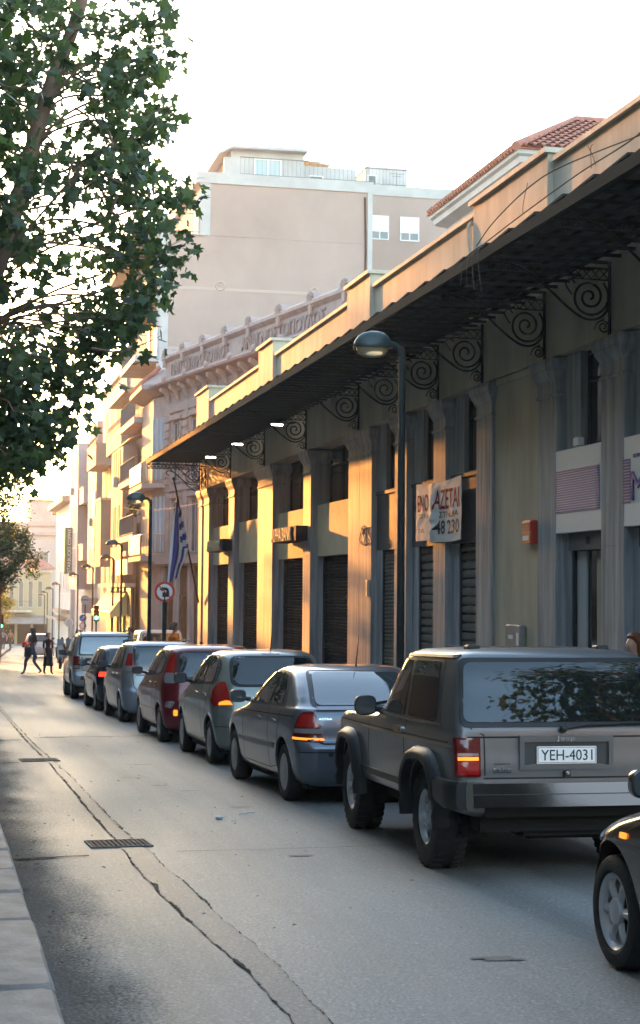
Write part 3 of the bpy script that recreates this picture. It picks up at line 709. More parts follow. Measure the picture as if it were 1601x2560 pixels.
def wheel(car,x,y,r,wd,kind,rim_r,steer=0,rimm=None):
    """x<0 is the street side"""
    side=-1 if x<0 else 1
    key=(kind,round(r,3),round(wd,3))
    if key not in _wh:
        h=wd/2
        tp=[(rim_r,-h*.8),(rim_r+.02,-h*.98),(r-.05,-h),(r-.018,-h*.93),(r-.004,-h*.74),(r,-h*.4),(r,h*.4),(r-.004,h*.74),(r-.018,h*.93),(r-.05,h),(rim_r+.02,h*.98),(rim_r,h*.8)]
        tm=MB().lathe(tp,48,axis='x',cap=False); nb=34 if kind=='off' else 0
        if kind=='off':
            for i in range(nb):
                a=2*math.pi*i/nb; 
                for sx_ in (-1,1):
                    q=[]
                    for dx,da,dr in ((.30,-.045,0),(1.0,-.045,-.012),(1.0,.045,-.012),(.30,.045,0)):
                        q.append((dx,da,dr))
                    vs=[]
                    for rr in (-.012,.012):
                        for dx,da,dr in q:
                            aa=a+da+(.09 if sx_>0 else 0); R_=r+rr+dr; vs.append((sx_*dx*h*.93,R_*math.cos(aa),R_*math.sin(aa)))
                    tm.add(vs,[(0,1,2,3),(4,7,6,5),(0,4,5,1),(1,5,6,2),(2,6,7,3),(3,7,4,0)])
        tyre=tm.mesh('tyre',M_tyre,35)
        b=MB(); f=-h*.80       # outer face at -x
        R1=rim_r+.012
        b.lathe([(R1,f-.004),(R1-.012,f-.012),(R1-.035,f+.01),(R1-.05,f+.05),(R1-.06,h*.5)],48,axis='x',cap=False) if kind!='cap' else None
        if kind=='off':      # slotted steel-look alloy: dish with oval openings between broad spokes
            b=MB(); b.lathe([(R1,h*.6),(R1,f-.004),(R1-.012,f-.012),(R1-.03,f+.005),(R1-.04,f+.03)],48,axis='x',cap=False)
            ns=8; ri,ro=.085,R1-.036
            for i in range(ns):
                a0=2*math.pi*i/ns; wa=.105; vs=[]
                for rr,ww,xx in ((ri*.8,.30,f+.012),(ri+.03,wa*1.7,f+.02),((ri+ro)/2,wa,f+.030),(ro,wa*1.25,f+.03)):
                    for aa in (-ww,ww): vs.append((xx,rr*math.cos(a0+aa),rr*math.sin(a0+aa)))
                for rr,ww,xx in ((ri*.8,.30,f+.05),(ri+.03,wa*1.7,f+.06),((ri+ro)/2,wa,f+.07),(ro,wa*1.25,f+.07)):
                    for aa in (-ww,ww): vs.append((xx,rr*math.cos(a0+aa),rr*math.sin(a0+aa)))
                fs=[]
                for k in range(3):
                    q=2*k; fs+=[(q,q+1,q+3,q+2),(q+8,q+10,q+11,q+9),(q,q+2,q+10,q+8),(q+1,q+9,q+11,q+3)]
                b.add(vs,fs)
            b.lathe([(.105,f+.03),(.10,f+.0),(.07,f-.012),(.045,f-.016),(.04,f-.045),(.03,f-.05),(.001,f-.052)],24,axis='x')
            for i in range(5):
                a=2*math.pi*i/5; b.lathe([(.011,f+.0),(.011,f-.02),(.002,f-.024)],8,origin=(0,.078*math.cos(a),.078*math.sin(a)),axis='x')
        elif kind=='alloy':
            ns=6
            for i in range(ns):
                a0=2*math.pi*i/ns; vs=[]
                for rr,ww,xx in ((.05,.55,f+.012),(.10,.30,f+.002),(rim_r*.72,.185,f-.002),(R1-.03,.27,f+.006)):
                    for aa in (-ww,-ww*.35,ww*.35,ww): vs.append((xx+(.022 if abs(aa)==ww else 0),rr*math.cos(a0+aa),rr*math.sin(a0+aa)))
                fs=[]
                for k in range(3):
                    for j in range(3): q=4*k+j; fs.append((q,q+1,q+5,q+4))
                b.add(vs,fs)
            b.lathe([(.075,f+.02),(.07,f-.004),(.03,f-.010),(.001,f-.012)],20,axis='x')
        else:                 # plastic hub cap with a ring of slots
            b=MB(); b.lathe([(R1,h*.6),(R1,f-.004),(R1-.015,f-.014),(R1-.03,f-.008),(R1-.055,f-.012)],48,axis='x')
            b.lathe([(R1-.10,f-.014),(.09,f-.022),(.05,f-.018),(.03,f-.026),(.001,f-.027)],40,axis='x')
            ns=9 if kind=='cap' else 7
            for i in range(ns):
                a0=2*math.pi*i/ns; vs=[]
                for rr,ww in ((R1-.056,.20),(R1-.105,.17)):
                    for aa in (-ww,0,ww): vs.append((f-.013,rr*math.cos(a0+aa),rr*math.sin(a0+aa)))
                b.add(vs,[(0,1,4,3),(1,2,5,4)])
        b2=MB().lathe([(rim_r,h*.55),(rim_r-.03,h*.2),(.10,h*.0),(.001,0)],32,axis='x')
        _wh[key]=(tyre,b.mesh('rim',rimm or (M_alloy if kind!='cap' else M_hubcap),35),b2.mesh('brake_disc',M_under,35))
    e=empty('wheel',(x,y,r),(0,0,steer if side<0 else steer+math.pi)); e.parent=car.root
    for n_,me in zip(('tyre','rim','brake_disc'),_wh[key]): link(n_,me,e)
    return e
def mirror_(car,y,z,m,x,sx=.115,sz=.075):
    """door mirror: a rounded shell, flat on the side that holds the glass"""
    k=-1 if x<0 else 1; c=(x+k*.095,y,z+.005); b=MB()
    b.tube([(x-k*.06,y+.03,z-.035),(x+k*.03,y+.01,z-.02)],[.03,.022],8)
    rings=[]
    for t,f in ((-.035,.90),(-.03,1.0),(.0,1.0),(.03,.93),(.055,.78),(.075,.50),(.082,.05)):
        rings.append([(c[0]+.095*f*math.copysign(abs(math.cos(a))**.62,math.cos(a)),y+t,c[2]+sz*f*math.copysign(abs(math.sin(a))**.62,math.sin(a))) for a in [2*math.pi*q/24 for q in range(24)]])
    b.loft(rings); e=b.build('wing_mirror',m,car.root,smooth=50)
    MB().loft([[(c[0]+.083*math.copysign(abs(math.cos(a))**.62,math.cos(a)),y+t,c[2]+(sz-.012)*math.copysign(abs(math.sin(a))**.62,math.sin(a))) for a in [2*math.pi*q/24 for q in range(24)]] for t in (-.038,-.033)]).build('mirror_glass',M_glassl,e)
def antenna(car,x,y,z,l,lean): MB().tube([(x,y,z-.02),(x,y-.01,z+.03),(x,y-lean*l,z+l)],[.016,.007,.0025],6).build('aerial',M_black,car.root)
def rear_wiper(car,pts,off=.02):
    w_=[]
    for u,v in pts: p,n=car.cast(u,v,'B'); w_.append(p+n*off)
    b=MB().tube(w_,[.011]*(len(w_)-1)+[.007],6); b.sphere(w_[0]-Vector((0,.0,0)),.03,.022,.03,10,6); b.build('rear_wiper',M_black,car.root,smooth=50)
def on_rear(car,txt,m,x0,x1,zmid,h,off=.004,depth=.004):
    """raised badge following the rear face"""
    me=text_mesh(txt,m,width=x1-x0,height=h,depth=depth)
    for v in me.vertices:
        p,n=car.cast(x0+v.co.x,zmid-h/2+v.co.z,'B'); v.co=Vector((x0+v.co.x,p.y-off+v.co.y,zmid-h/2+v.co.z))
    return link('lettering',me,car.root)
def seams(car,lines,d='L',w_=.010):
    for l in lines: car.stroke('panel_gap',l,w_,d,.0015,M_seam)
# ---------------------------------------------------------------- boxy grey off-roader (nearest whole car)
P=paint('charcoal_metallic',(.140,.142,.146),.5,.36); P.node_tree.nodes['Principled BSDF'].inputs['Coat Weight'].default_value=.4; P.node_tree.nodes['Principled BSDF'].inputs['Coat Roughness'].default_value=.05
T=[(.46,.72,.10,4.00,.05,.10,.0,.02),(.50,.84,.03,4.08,.06,.10,.0,.03),(.56,.865,.03,4.12,.06,.12,.01,.05),(.80,.875,.02,4.12,.07,.12,.012,.06),(.95,.875,.035,4.11,.07,.12,.012,.06),(1.01,.868,.04,4.08,.07,.14,.012,.06),(1.055,.858,.045,3.90,.07,.16,.012,.05),(1.085,.852,.05,2.95,.07,.2,.012,.03),(1.11,.848,.06,2.62,.07,.2,.012,.05),(1.33,.815,.155,2.30,.08,.2,.014,.06),(1.57,.768,.265,2.00,.08,.2,.016,.06),(1.63,.735,.325,1.92,.09,.22,.02,.06),(1.662,.65,.42,1.82,.12,.25,.03,.06),(1.678,.45,.6,1.6,.15,.25,.03,.06)]
JX,JY=3.62,12.47
j=Car('off_road_car','large charcoal grey off-roader with chrome rear bumper and dark rear window','car',(JX+.86,JY-.83,0),-.018,P,T)
RW,FW=.83,3.41   # axle positions along the car
j.finish([(RW,.40,.435),(FW,.40,.435)])
j.under(.62,.15,3.9,.34,.5)
for y in (RW,FW):
    for x in (-.735,.735): wheel(j,x,y,.385,.25,'off',.205)
# chassis bits under the tail
MB().tube([(-.66,RW,.37),(.66,RW,.37)],.045,8).sphere((.05,RW,.37),.13).build('rear_axle',M_under,j.root)
MB().tube([(-.2,.35,.36),(.55,.35,.36)],.10,10).tube([(.62,.55,.36),(.62,.1,.34)],.03,8).build('silencer',M_under,j.root)
MB().cbox(-.30,.45,.2,.75,.30,.47,c=.03).build('fuel_tank',M_under,j.root)
for x in (-.55,.55): MB().tube([(x,.5,.34),(x,.62,.56)],.03,6).build('damper',M_under,j.root)
# glass
rw=rpoly([(-.765,1.14),(.765,1.14),(.705,1.57),(-.705,1.57)],.06)
j.patch('window_rubber',rpoly([(-.795,1.105),(.795,1.105),(.732,1.605),(-.732,1.605)],.06),'B',.006,M_black)
j.patch('rear_window',rw,'B',.012,M_glass,res=.06)
for d in 'LR':
    j.patch('window_rubber',rpoly([(.44,1.10),(2.60,1.10),(2.03,1.59),(.56,1.59)],.04),d,.004,M_black)
    j.patch('side_window',rpoly([(.55,1.13),(1.36,1.13),(1.36,1.57),(.64,1.57)],.04),d,.008,M_glass)
    j.patch('door_window',rpoly([(1.46,1.13),(2.50,1.13),(2.02,1.57),(1.46,1.57)],.04),d,.008,M_glass)
    j.stroke('waist_trim',[(.42,1.105),(2.6,1.105)],.018,d,.012,M_chrome)
    seams(j,[[(1.40,.56),(1.40,1.58)],[(2.62,.56),(2.62,1.06)],[(1.40,.57),(2.62,.57)],[(.2,.99),(4.0,.985)]],d)
    j.stroke('body_moulding',[(.10,.965),(2.9,.965)],.014,d,.006,mat('pinstripe_gold',(.30,.22,.13),.4,metal=.5))
    j.stroke('rocker_moulding',[(1.3,.60),(2.95,.60)],.05,d,.014,M_black)
    j.patch('door_handle',rpoly([(1.47,.985),(1.68,.985),(1.68,1.035),(1.47,1.035)],.015),d,.02,M_chrome,res=.04)
    j.stroke('drip_rail',[(.36,1.612),(1.98,1.607)],.02,d,.012,M_black)
# flared arches: a section swept round the opening and stepped out from the body
def flare(car,y,z,side,r,out,wid,front=0):
    b=MB(); rings=[]
    for i in range(29):
        a=-.16+(math.pi+.32)*i/28; ca,sa=math.cos(a),math.sin(a)
        # squarish arch: pull corners out
        k=1+.10*abs(math.sin(2*a))**1.5
        y_=lambda r_:y+r_*ca*k; z_=lambda r_:max(.36,z+r_*sa*k)
        p,_=car.cast(y_(r+wid),min(z_(r+wid),1.0),'L'); w_=abs(p.x); x0=w_-.03
        rg=[(x0,y_(r+wid),z_(r+wid)),(x0+.05,y_(r+wid-.01),z_(r+wid-.01)),(w_+out*.9,y_(r+wid*.55),z_(r+wid*.55)),(w_+out,y_(r+.02),z_(r+.02)),(w_+out-.012,y_(r),z_(r)),(w_-.10,y_(r),z_(r))]
        rings.append([(side*x,yy,zz) for x,yy,zz in rg])
    b.loft(rings,closed=False); return b.build('wheel_arch_flare',M_black,car.root,smooth=50)
for y in (RW,FW):
    for s_ in (-1,1): flare(j,y,.40,s_,.425,.085,.10)
# bumper
MB().loft([[(x,.0-.115+.02*abs(x)**2,z) for z in (.545,.575,.63,.64,.70,.715)]+[(x,.06,.715),(x,.06,.545)] for x in (-.80,-.4,0,.4,.80)],mi=0).build('rear_bumper',M_chrome,j.root,smooth=20)
MB().loft([[(x,-.118+.02*abs(x)**2,z) for z in (.632,.638)]+[(x,-.1,.638),(x,-.1,.632)] for x in (-.80,-.4,0,.4,.80)]).build('bumper_groove',M_black,j.root)
for s_ in (-1,1):
    b=MB(); rg=lambda y,i,x:[(x,y,.535+i),(x+s_*.0,y,.725-i)]
    pts=[(.795,-.125,.0),(.86,-.105,.0),(.905,-.03,.0),(.915,.10,.0),(.91,.42,.04)]
    rings=[[(s_*x,y,.53+e),(s_*(x+.012),y,.56+e),(s_*(x+.012),y,.70),(s_*x,y,.73),(s_*(x-.14),y+.06,.72),(s_*(x-.14),y+.06,.54+e)] for x,y,e in pts]
    b.loft(rings).build('bumper_end_cap',M_black,j.root,smooth=30)
MB().box(-.62,.62,.02,.2,.46,.545).build('rear_valance',M_under,j.root)
# tail lights
for s_ in (-1,1):
    X=lambda a:s_*a
    l=j.patch('tail_light',rpoly([(X(.655),.755),(X(.828),.755),(X(.828),1.03),(X(.655),1.03)],.012),'B',.022,M_dred,res=.05)
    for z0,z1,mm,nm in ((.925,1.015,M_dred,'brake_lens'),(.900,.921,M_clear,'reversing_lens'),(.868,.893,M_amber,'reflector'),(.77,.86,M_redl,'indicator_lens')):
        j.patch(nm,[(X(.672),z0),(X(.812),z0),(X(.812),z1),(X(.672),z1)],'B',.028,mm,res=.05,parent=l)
    seams(j,[[(X(.62),.76),(X(.62),1.05),(X(.72),1.10)]],'B')
seams(j,[[(-.80,1.035),(.80,1.035)],[(-.63,.74),(.63,.74)]],'B',.012)
# number plate recess
b=MB(); y0=j.cast(0,.9,'B')[0].y
fr=MB().prism([(-.36,.80),(.36,.80),(.36,.83),(-.36,.83)],1,y0-.022,y0+.02).prism([(-.36,1.0),(.36,1.0),(.36,1.045),(-.36,1.045)],1,y0-.022,y0+.02).prism([(-.36,.83),(-.325,.83),(-.325,1.0),(-.36,1.0)],1,y0-.022,y0+.02).prism([(.325,.83),(.36,.83),(.36,1.0),(.325,1.0)],1,y0-.022,y0+.02).build('plate_recess',P,j.root)
MB().box(-.325,.325,y0-.006,y0+.01,.83,1.0).build('recess_back',mat('recess_grey',(.05,.05,.05),.6),fr)
def plate(car,xc,zc,w_,h,y,txt):
    p=MB().cbox(xc-w_/2,xc+w_/2,y-.012,y,zc-h/2,zc+h/2,c=.004).build('number_plate',M_plate,car.root)
    o=link('lettering',text_mesh(txt,M_plblk,width=w_*.86,height=h*.62,depth=.002),p); o.location=(xc-w_*.43,y-.0135,zc-h*.31)
    m=MB()
    for a,b_,c,d in ((-w_/2+.008,w_/2-.008,-h/2+.006,-h/2+.010),(-w_/2+.008,w_/2-.008,h/2-.010,h/2-.006),(-w_/2+.008,-w_/2+.012,-h/2+.006,h/2-.006),(w_/2-.012,w_/2-.008,-h/2+.006,h/2-.006)): m.box(xc+a,xc+b_,y-.0135,y-.011,zc+c,zc+d)
    m.build('plate_border',mat('plate_border',(.35,.16,.13),.5),p)
plate(j,-.0,.905,.46,.125,y0-.007,'YEH-4031')
me=text_mesh('Jeep',M_chrome,width=.14,height=.038,depth=.006); o=link('lettering',me,j.root); o.location=(-.08,y0-.026,1.003)
on_rear(j,'4.0 Litre',M_chrome,-.56,-.42,.805,.028); j.patch('badge_bar',[(-.555,.84),(-.43,.84),(-.43,.846),(-.555,.846)],'B',.004,M_black,res=.05); j.patch('badge_bar',[(-.555,.778),(-.425,.778),(-.425,.784),(-.555,.784)],'B',.004,M_black,res=.05)
MB().cbox(-.03,.03,y0-.03,y0+.02,.742,.79,c=.01).lathe([(.018,-.03),(.018,-.036),(.001,-.037)],12,origin=(0,y0,.778),axis='y').build('tailgate_lock',M_black,j.root)
MB().lathe([(.016,0),(.016,-.008),(.001,-.009)],12,origin=(0,y0-.03,.775),axis='y').build('lock_barrel',M_chrome,j.root)
rear_wiper(j,[(-.02,1.085),(.15,1.11),(.42,1.115)],.03); 
w1=[j.cast(u,v,'B') for u,v in ((.18,1.12),(.62,1.122))]
MB().tube([p+n*.026 for p,n in w1],.009,5).build('wiper_blade',M_black,j.root)
mirror_(j,2.42,1.16,M_black,-.86,sz=.085)
for x in (-.52,.52):
    MB().cbox(x-.05,x+.05,.62,.74,1.655,1.70,c=.012).build('roof_rail_foot',M_black,j.root)
for i in range(5):
    x=-.4+i*.2; b=MB().box(x-.02,x+.02,.66,1.75,1.668,1.684); b.build('roof_skid_strip',P,j.root)
MB().tube([(-.30,1.7,1.20)]+[(-.42+.17*math.cos(a),1.72,1.18+.17*math.sin(a)) for a in (0,1,2,3)],.02,6).build('steering_wheel',M_black,j.root)
# ---------------------------------------------------------------- the other parked cars
def hatch(name,label,x,y,head,pm,T,rw,fw,r,wheelk,side,rear,lights,plate_=None,mir=None,seam=(),bump=None,ant=None,wiper=None,rimr=.19,pitch=0,mold=None,handles=(),glassm=None,group='cars parked along the kerb',rails=None,bside=1,strip=None,extra=None):
    """x, y: where the street-side rear tyre touches the road"""
    tw=.10; xo=T[3][1]-.02
    c=Car(name,label,'car',(x+xo,y-rw,0),head,pm,T,group,pitch)
    c.finish([(rw,r+.02,r+.055),(fw,r+.02,r+.055)])
    c.under(xo-.12,.2,T[4][3]-.3,.16,T[1][0]+.14)
    for yy in (rw,fw):
        for s_ in (-1,1): wheel(c,s_*(xo-tw),yy,r,.20,wheelk,rimr)
    for d in ('L','R'):
        for i,(nm,poly,rad) in enumerate(side):
            if nm=='window_rubber': c.patch(nm,rpoly(poly,rad),d,.002,M_black)
            else: c.patch(nm,rpoly(poly,rad),d,.009,M_glass)
        seams(c,seam,d)
        if mold: c.stroke('body_moulding',mold[0],mold[1],d,.012,mold[2] if len(mold)>2 else M_black)
        for hy,hz in handles: c.patch('door_handle',rpoly([(hy,hz),(hy+.17,hz+.005),(hy+.17,hz+.045),(hy,hz+.035)],.015),d,.022,pm,res=.04)
        c.stroke('arch_lip',[(rw+(r+.065)*math.cos(a),r+.02+(r+.065)*math.sin(a)) for a in [math.pi*i/16 for i in range(-1,18)]],.025,d,.008,pm,thick=.02) if d=='L' else None
    c.patch('window_rubber',rpoly(rear[1],rear[2]),'B',.002,M_black)
    c.patch('rear_window',rpoly(rear[0],rear[2]),'B',.010,glassm or M_glass)
    for nm,poly,rad,mm,dirs,off in lights:
        for s_ in (-1,1):
            if dirs=='B': c.patch(nm,rpoly([(s_*a,b_) for a,b_ in poly],rad),'B',off,mm,res=.05)
            else: c.patch(nm,rpoly(poly,rad),'C' if s_<0 else 'D',off,mm,res=.035)
    if bump: 
        for l in bump: c.stroke('bumper_line',l[0],l[1],l[2],l[3],l[4])
    if plate_: 
        p=c.cast(0,plate_[0],'B')[0]; plate(c,0,plate_[0],.44,.115,p.y-.004,plate_[1])
    if mir: mirror_(c,mir[0],mir[1],mir[2],-mir[3])
    if mir: mirror_(c,mir[0],mir[1],mir[2],mir[3])
    if ant: antenna(c,*ant)
    if wiper: rear_wiper(c,wiper)
    if extra: extra(c)
    return c
# grey-blue hatchback saloon
P=paint('steel_blue_metallic',(.125,.14,.168),.5,.30)
T=[(.19,.70,.12,3.85,.12,.25,.03,.1),(.26,.795,.05,4.02,.16,.3,.05,.14),(.42,.835,.005,4.09,.2,.34,.06,.16),(.58,.852,.0,4.11,.2,.36,.06,.16),(.635,.856,.03,4.10,.2,.36,.06,.16),(.665,.857,.055,4.06,.2,.36,.06,.16),(.80,.852,.07,3.85,.2,.4,.055,.14),(.90,.84,.09,3.22,.2,.4,.05,.12),(.955,.828,.11,2.96,.19,.4,.05,.10),(.985,.818,.15,2.88,.18,.4,.05,.10),(1.00,.808,.19,2.84,.18,.4,.05,.10),(1.10,.772,.36,2.66,.2,.4,.05,.10),(1.25,.708,.62,2.36,.22,.4,.05,.10),(1.35,.655,.83,2.08,.24,.4,.06,.10),(1.40,.59,1.02,1.86,.26,.4,.06,.10),(1.425,.42,1.25,1.60,.25,.3,.06,.06)]
def ext_astra(c):
    c.patch('tow_eye_cover',rpoly([(-.52,.50),(-.46,.50),(-.46,.55),(-.52,.55)],.03),'B',.004,M_plblk,res=.03)
    on_rear(c,'ASTRA',M_chrome,-.60,-.46,.885,.022)
    c.stroke('tailgate_gap',[(-.60,.645),(-.55,.63),(.55,.63),(.60,.645)],.012,'B',.005,M_seam)
    c.stroke('tailgate_gap',[(-.60,.645),(-.635,.97)],.012,'B',.005,M_seam)
    c.stroke('bumper_line',[(-.80,.545),(.80,.545)],.012,'B',.005,M_seam); c.stroke('bumper_line',[(-.7,.33),(.7,.33)],.05,'B',.012,P)
    c.patch('spoiler_lip',rpoly([(-.62,.965),(.62,.965),(.60,.995),(-.60,.995)],.01),'B',.02,P,thick=.03)
hatch('hatchback_car','grey blue hatchback with a sloping pale rear window, right ahead of the off-roader',3.60,17.68,.034,P,T,.72,3.33,.30,'cap',
 [('window_rubber',[(.72,.985),(2.78,.955),(2.42,1.18),(1.98,1.355),(1.20,1.365),(.88,1.20)],[.06,.05,.2,.2,.2,.1]),
  ('side_window',[(.86,1.0),(1.36,.995),(1.36,1.335),(1.20,1.335),(.98,1.2)],[.04,.03,.03,.1,.1]),
  ('door_window',[(1.44,.995),(2.66,.975),(2.36,1.17),(1.98,1.325),(1.44,1.335)],[.03,.05,.2,.15,.03])],
 ([(-.60,1.015),(.60,1.015),(.50,1.345),(-.50,1.345)],[(-.655,.995),(.655,.995),(.545,1.37),(-.545,1.37)],.07),
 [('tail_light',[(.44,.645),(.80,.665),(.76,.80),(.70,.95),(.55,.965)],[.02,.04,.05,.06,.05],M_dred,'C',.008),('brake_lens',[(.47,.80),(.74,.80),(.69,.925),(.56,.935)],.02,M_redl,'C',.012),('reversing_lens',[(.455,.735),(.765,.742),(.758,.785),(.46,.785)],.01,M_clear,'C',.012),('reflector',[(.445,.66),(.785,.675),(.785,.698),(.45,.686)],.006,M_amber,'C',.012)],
 (.78,'IZH-2716'),(2.52,1.03,mat('mirror_grey',(.08,.085,.095),.4),.86),
 seam=[[(1.40,.30),(1.40,1.34)],[(.98,.62),(.86,.99)],[(.98,.62),(1.1,.34),(1.40,.30)],[(2.70,.30),(2.72,.95)],[(1.40,.30),(2.70,.30)],[(.3,.905),(3.3,.86)]],
 mold=([(1.15,.555),(2.95,.535)],.06,mat('moulding_grey',(.13,.14,.16),.4)),handles=((1.02,.80),(1.75,.80)),
 ant=(.08,1.10,1.415,.32,.35),wiper=[(-.0,1.02),(.2,1.045),(.52,1.04)],glassm=M_glassl,extra=ext_astra)
# green-grey small hatchback
P=paint('pale_green_silver',(.215,.225,.205),.5,.32)
T=[(.21,.70,.1,3.5,.12,.25,.03,.1),(.28,.80,.025,3.68,.2,.3,.07,.14),(.45,.835,.0,3.74,.24,.34,.09,.16),(.60,.848,.015,3.74,.26,.36,.10,.16),(.70,.85,.05,3.68,.26,.4,.10,.16),(.82,.847,.075,3.5,.26,.4,.10,.14),(.92,.838,.095,3.15,.26,.4,.10,.12),(1.0,.822,.125,2.90,.25,.4,.09,.10),(1.06,.805,.15,2.78,.25,.4,.09,.10),(1.2,.755,.24,2.52,.25,.4,.09,.10),(1.38,.685,.37,2.15,.25,.4,.09,.10),(1.47,.62,.47,1.9,.25,.4,.09,.10),(1.51,.53,.60,1.7,.25,.35,.09,.10),(1.53,.38,.8,1.5,.2,.3,.06,.08)]
def ext_y(c):
    c.stroke('tailgate_gap',[(-.56,.62),(-.5,.58),(.5,.58),(.56,.62)],.012,'B',.005,M_seam); c.stroke('bumper_line',[(-.8,.52),(.8,.52)],.008,'B',.005,M_seam)
    c.patch('high_brake_light',rpoly([(-.12,1.475),(.12,1.475),(.12,1.495),(-.12,1.495)],.006),'B',.006,M_redl,res=.05)
hatch('hatchback_car','small green grey hatchback with rounded red tail lights and a tall aerial',3.54,22.52,.017,P,T,.60,2.96,.295,'cap',
 [('window_rubber',[(.42,1.07),(2.72,1.01),(2.30,1.27),(1.80,1.455),(.85,1.465),(.50,1.35)],[.06,.05,.2,.2,.2,.15]),
  ('side_window',[(.54,1.10),(1.16,1.075),(1.16,1.435),(.86,1.43),(.60,1.33)],[.05,.03,.03,.12,.1]),
  ('door_window',[(1.24,1.075),(2.58,1.035),(2.24,1.25),(1.78,1.42),(1.24,1.435)],[.03,.05,.2,.15,.03])],
 ([(-.56,1.07),(.56,1.07),(.535,1.42),(-.535,1.42)],[(-.61,1.04),(.61,1.04),(.57,1.45),(-.57,1.45)],.12),
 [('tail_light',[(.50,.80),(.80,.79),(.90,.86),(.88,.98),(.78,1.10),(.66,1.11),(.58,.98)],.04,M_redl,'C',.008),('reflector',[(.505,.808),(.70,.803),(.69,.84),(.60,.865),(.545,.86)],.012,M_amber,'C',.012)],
 (.70,'ZXA-5380'),(2.36,1.10,M_black,.85),
 seam=[[(1.20,.30),(1.20,1.44)],[(.88,.70),(.62,1.06)],[(.88,.70),(.95,.35),(1.20,.30)],[(2.5,.30),(2.55,.98)],[(1.2,.30),(2.5,.30)]],
 handles=((.80,.90),(1.45,.90)),ant=(.05,.75,1.52,.32,.28),wiper=[(-.0,1.075),(.25,1.09),(.5,1.085)],extra=ext_y)
# dark red tall hatchback
P=paint('dark_red_metallic',(.15,.007,.012),.25,.28)
T=[(.21,.70,.1,3.6,.12,.25,.03,.1),(.28,.80,.03,3.8,.2,.3,.07,.14),(.45,.83,.0,3.88,.24,.34,.08,.16),(.62,.845,.01,3.88,.26,.36,.08,.16),(.74,.85,.035,3.82,.26,.4,.08,.16),(.86,.848,.06,3.6,.26,.4,.08,.14),(.96,.84,.08,3.2,.26,.4,.08,.12),(1.05,.825,.10,2.95,.26,.4,.08,.10),(1.12,.808,.12,2.82,.26,.4,.08,.10),(1.3,.755,.19,2.50,.26,.4,.08,.10),(1.48,.695,.27,2.15,.26,.4,.08,.10),(1.57,.635,.36,1.9,.26,.4,.08,.10),(1.62,.54,.50,1.7,.25,.35,.08,.10),(1.645,.38,.75,1.5,.2,.3,.06,.08)]
def ext_r(c):
    c.stroke('tailgate_gap',[(-.60,.66),(-.52,.60),(.52,.60),(.60,.66)],.012,'B',.005,M_seam); c.stroke('roof_gutter',[(.45,1.50),(.70,1.585),(1.3,1.60),(2.0,1.52)],.03,'L',.008,P)
    c.patch('bumper_scuff',rpoly([(.50,.70),(.68,.70),(.70,.60),(.56,.58)],.05),'C',.003,mat('scuffed_paint',(.30,.22,.22),.7,var=.5,vscale=14),res=.05)
hatch('hatchback_car','dark red tall hatchback with lights running up its rear pillars',3.44,27.12,.015,P,T,.62,3.13,.30,'cap',
 [('window_rubber',[(.44,1.16),(2.80,1.04),(2.32,1.37),(1.75,1.555),(.90,1.56),(.52,1.45)],[.15,.06,.2,.2,.25,.2]),
  ('side_window',[(.56,1.18),(1.20,1.12),(1.20,1.53),(.92,1.53),(.60,1.42)],[.12,.03,.03,.2,.15]),
  ('door_window',[(1.28,1.11),(2.66,1.065),(2.26,1.35),(1.73,1.52),(1.28,1.535)],[.03,.05,.2,.15,.03])],
 ([(-.54,1.10),(.54,1.10),(.53,1.50),(-.53,1.50)],[(-.585,1.07),(.585,1.07),(.57,1.54),(-.57,1.54)],.09),
 [('tail_light',[(.53,.99),(.74,.99),(.80,1.08),(.79,1.30),(.77,1.47),(.66,1.47),(.62,1.2)],.03,M_redl,'C',.008),('reversing_lens',[(.54,1.0),(.73,1.0),(.78,1.08),(.775,1.17),(.61,1.17)],.03,M_clear,'C',.013),('reflector',[(.60,.46),(.66,.46),(.66,.56),(.60,.56)],.02,M_amber,'B',.012)],
 (.78,'YHB-1964'),(2.42,1.16,P,.85),
 seam=[[(1.24,.30),(1.24,1.54)],[(.92,.72),(.66,1.12)],[(.92,.72),(.98,.36),(1.24,.30)],[(2.55,.30),(2.6,1.0)],[(1.24,.30),(2.55,.30)]],
 mold=([(1.1,.52),(2.85,.50)],.05,P),handles=((.84,.96),(1.5,.96)),ant=(.1,.9,1.635,.3,.25),wiper=[(-.0,1.10),(.25,1.115),(.48,1.11)],extra=ext_r).root.scale=(1,1,.945)
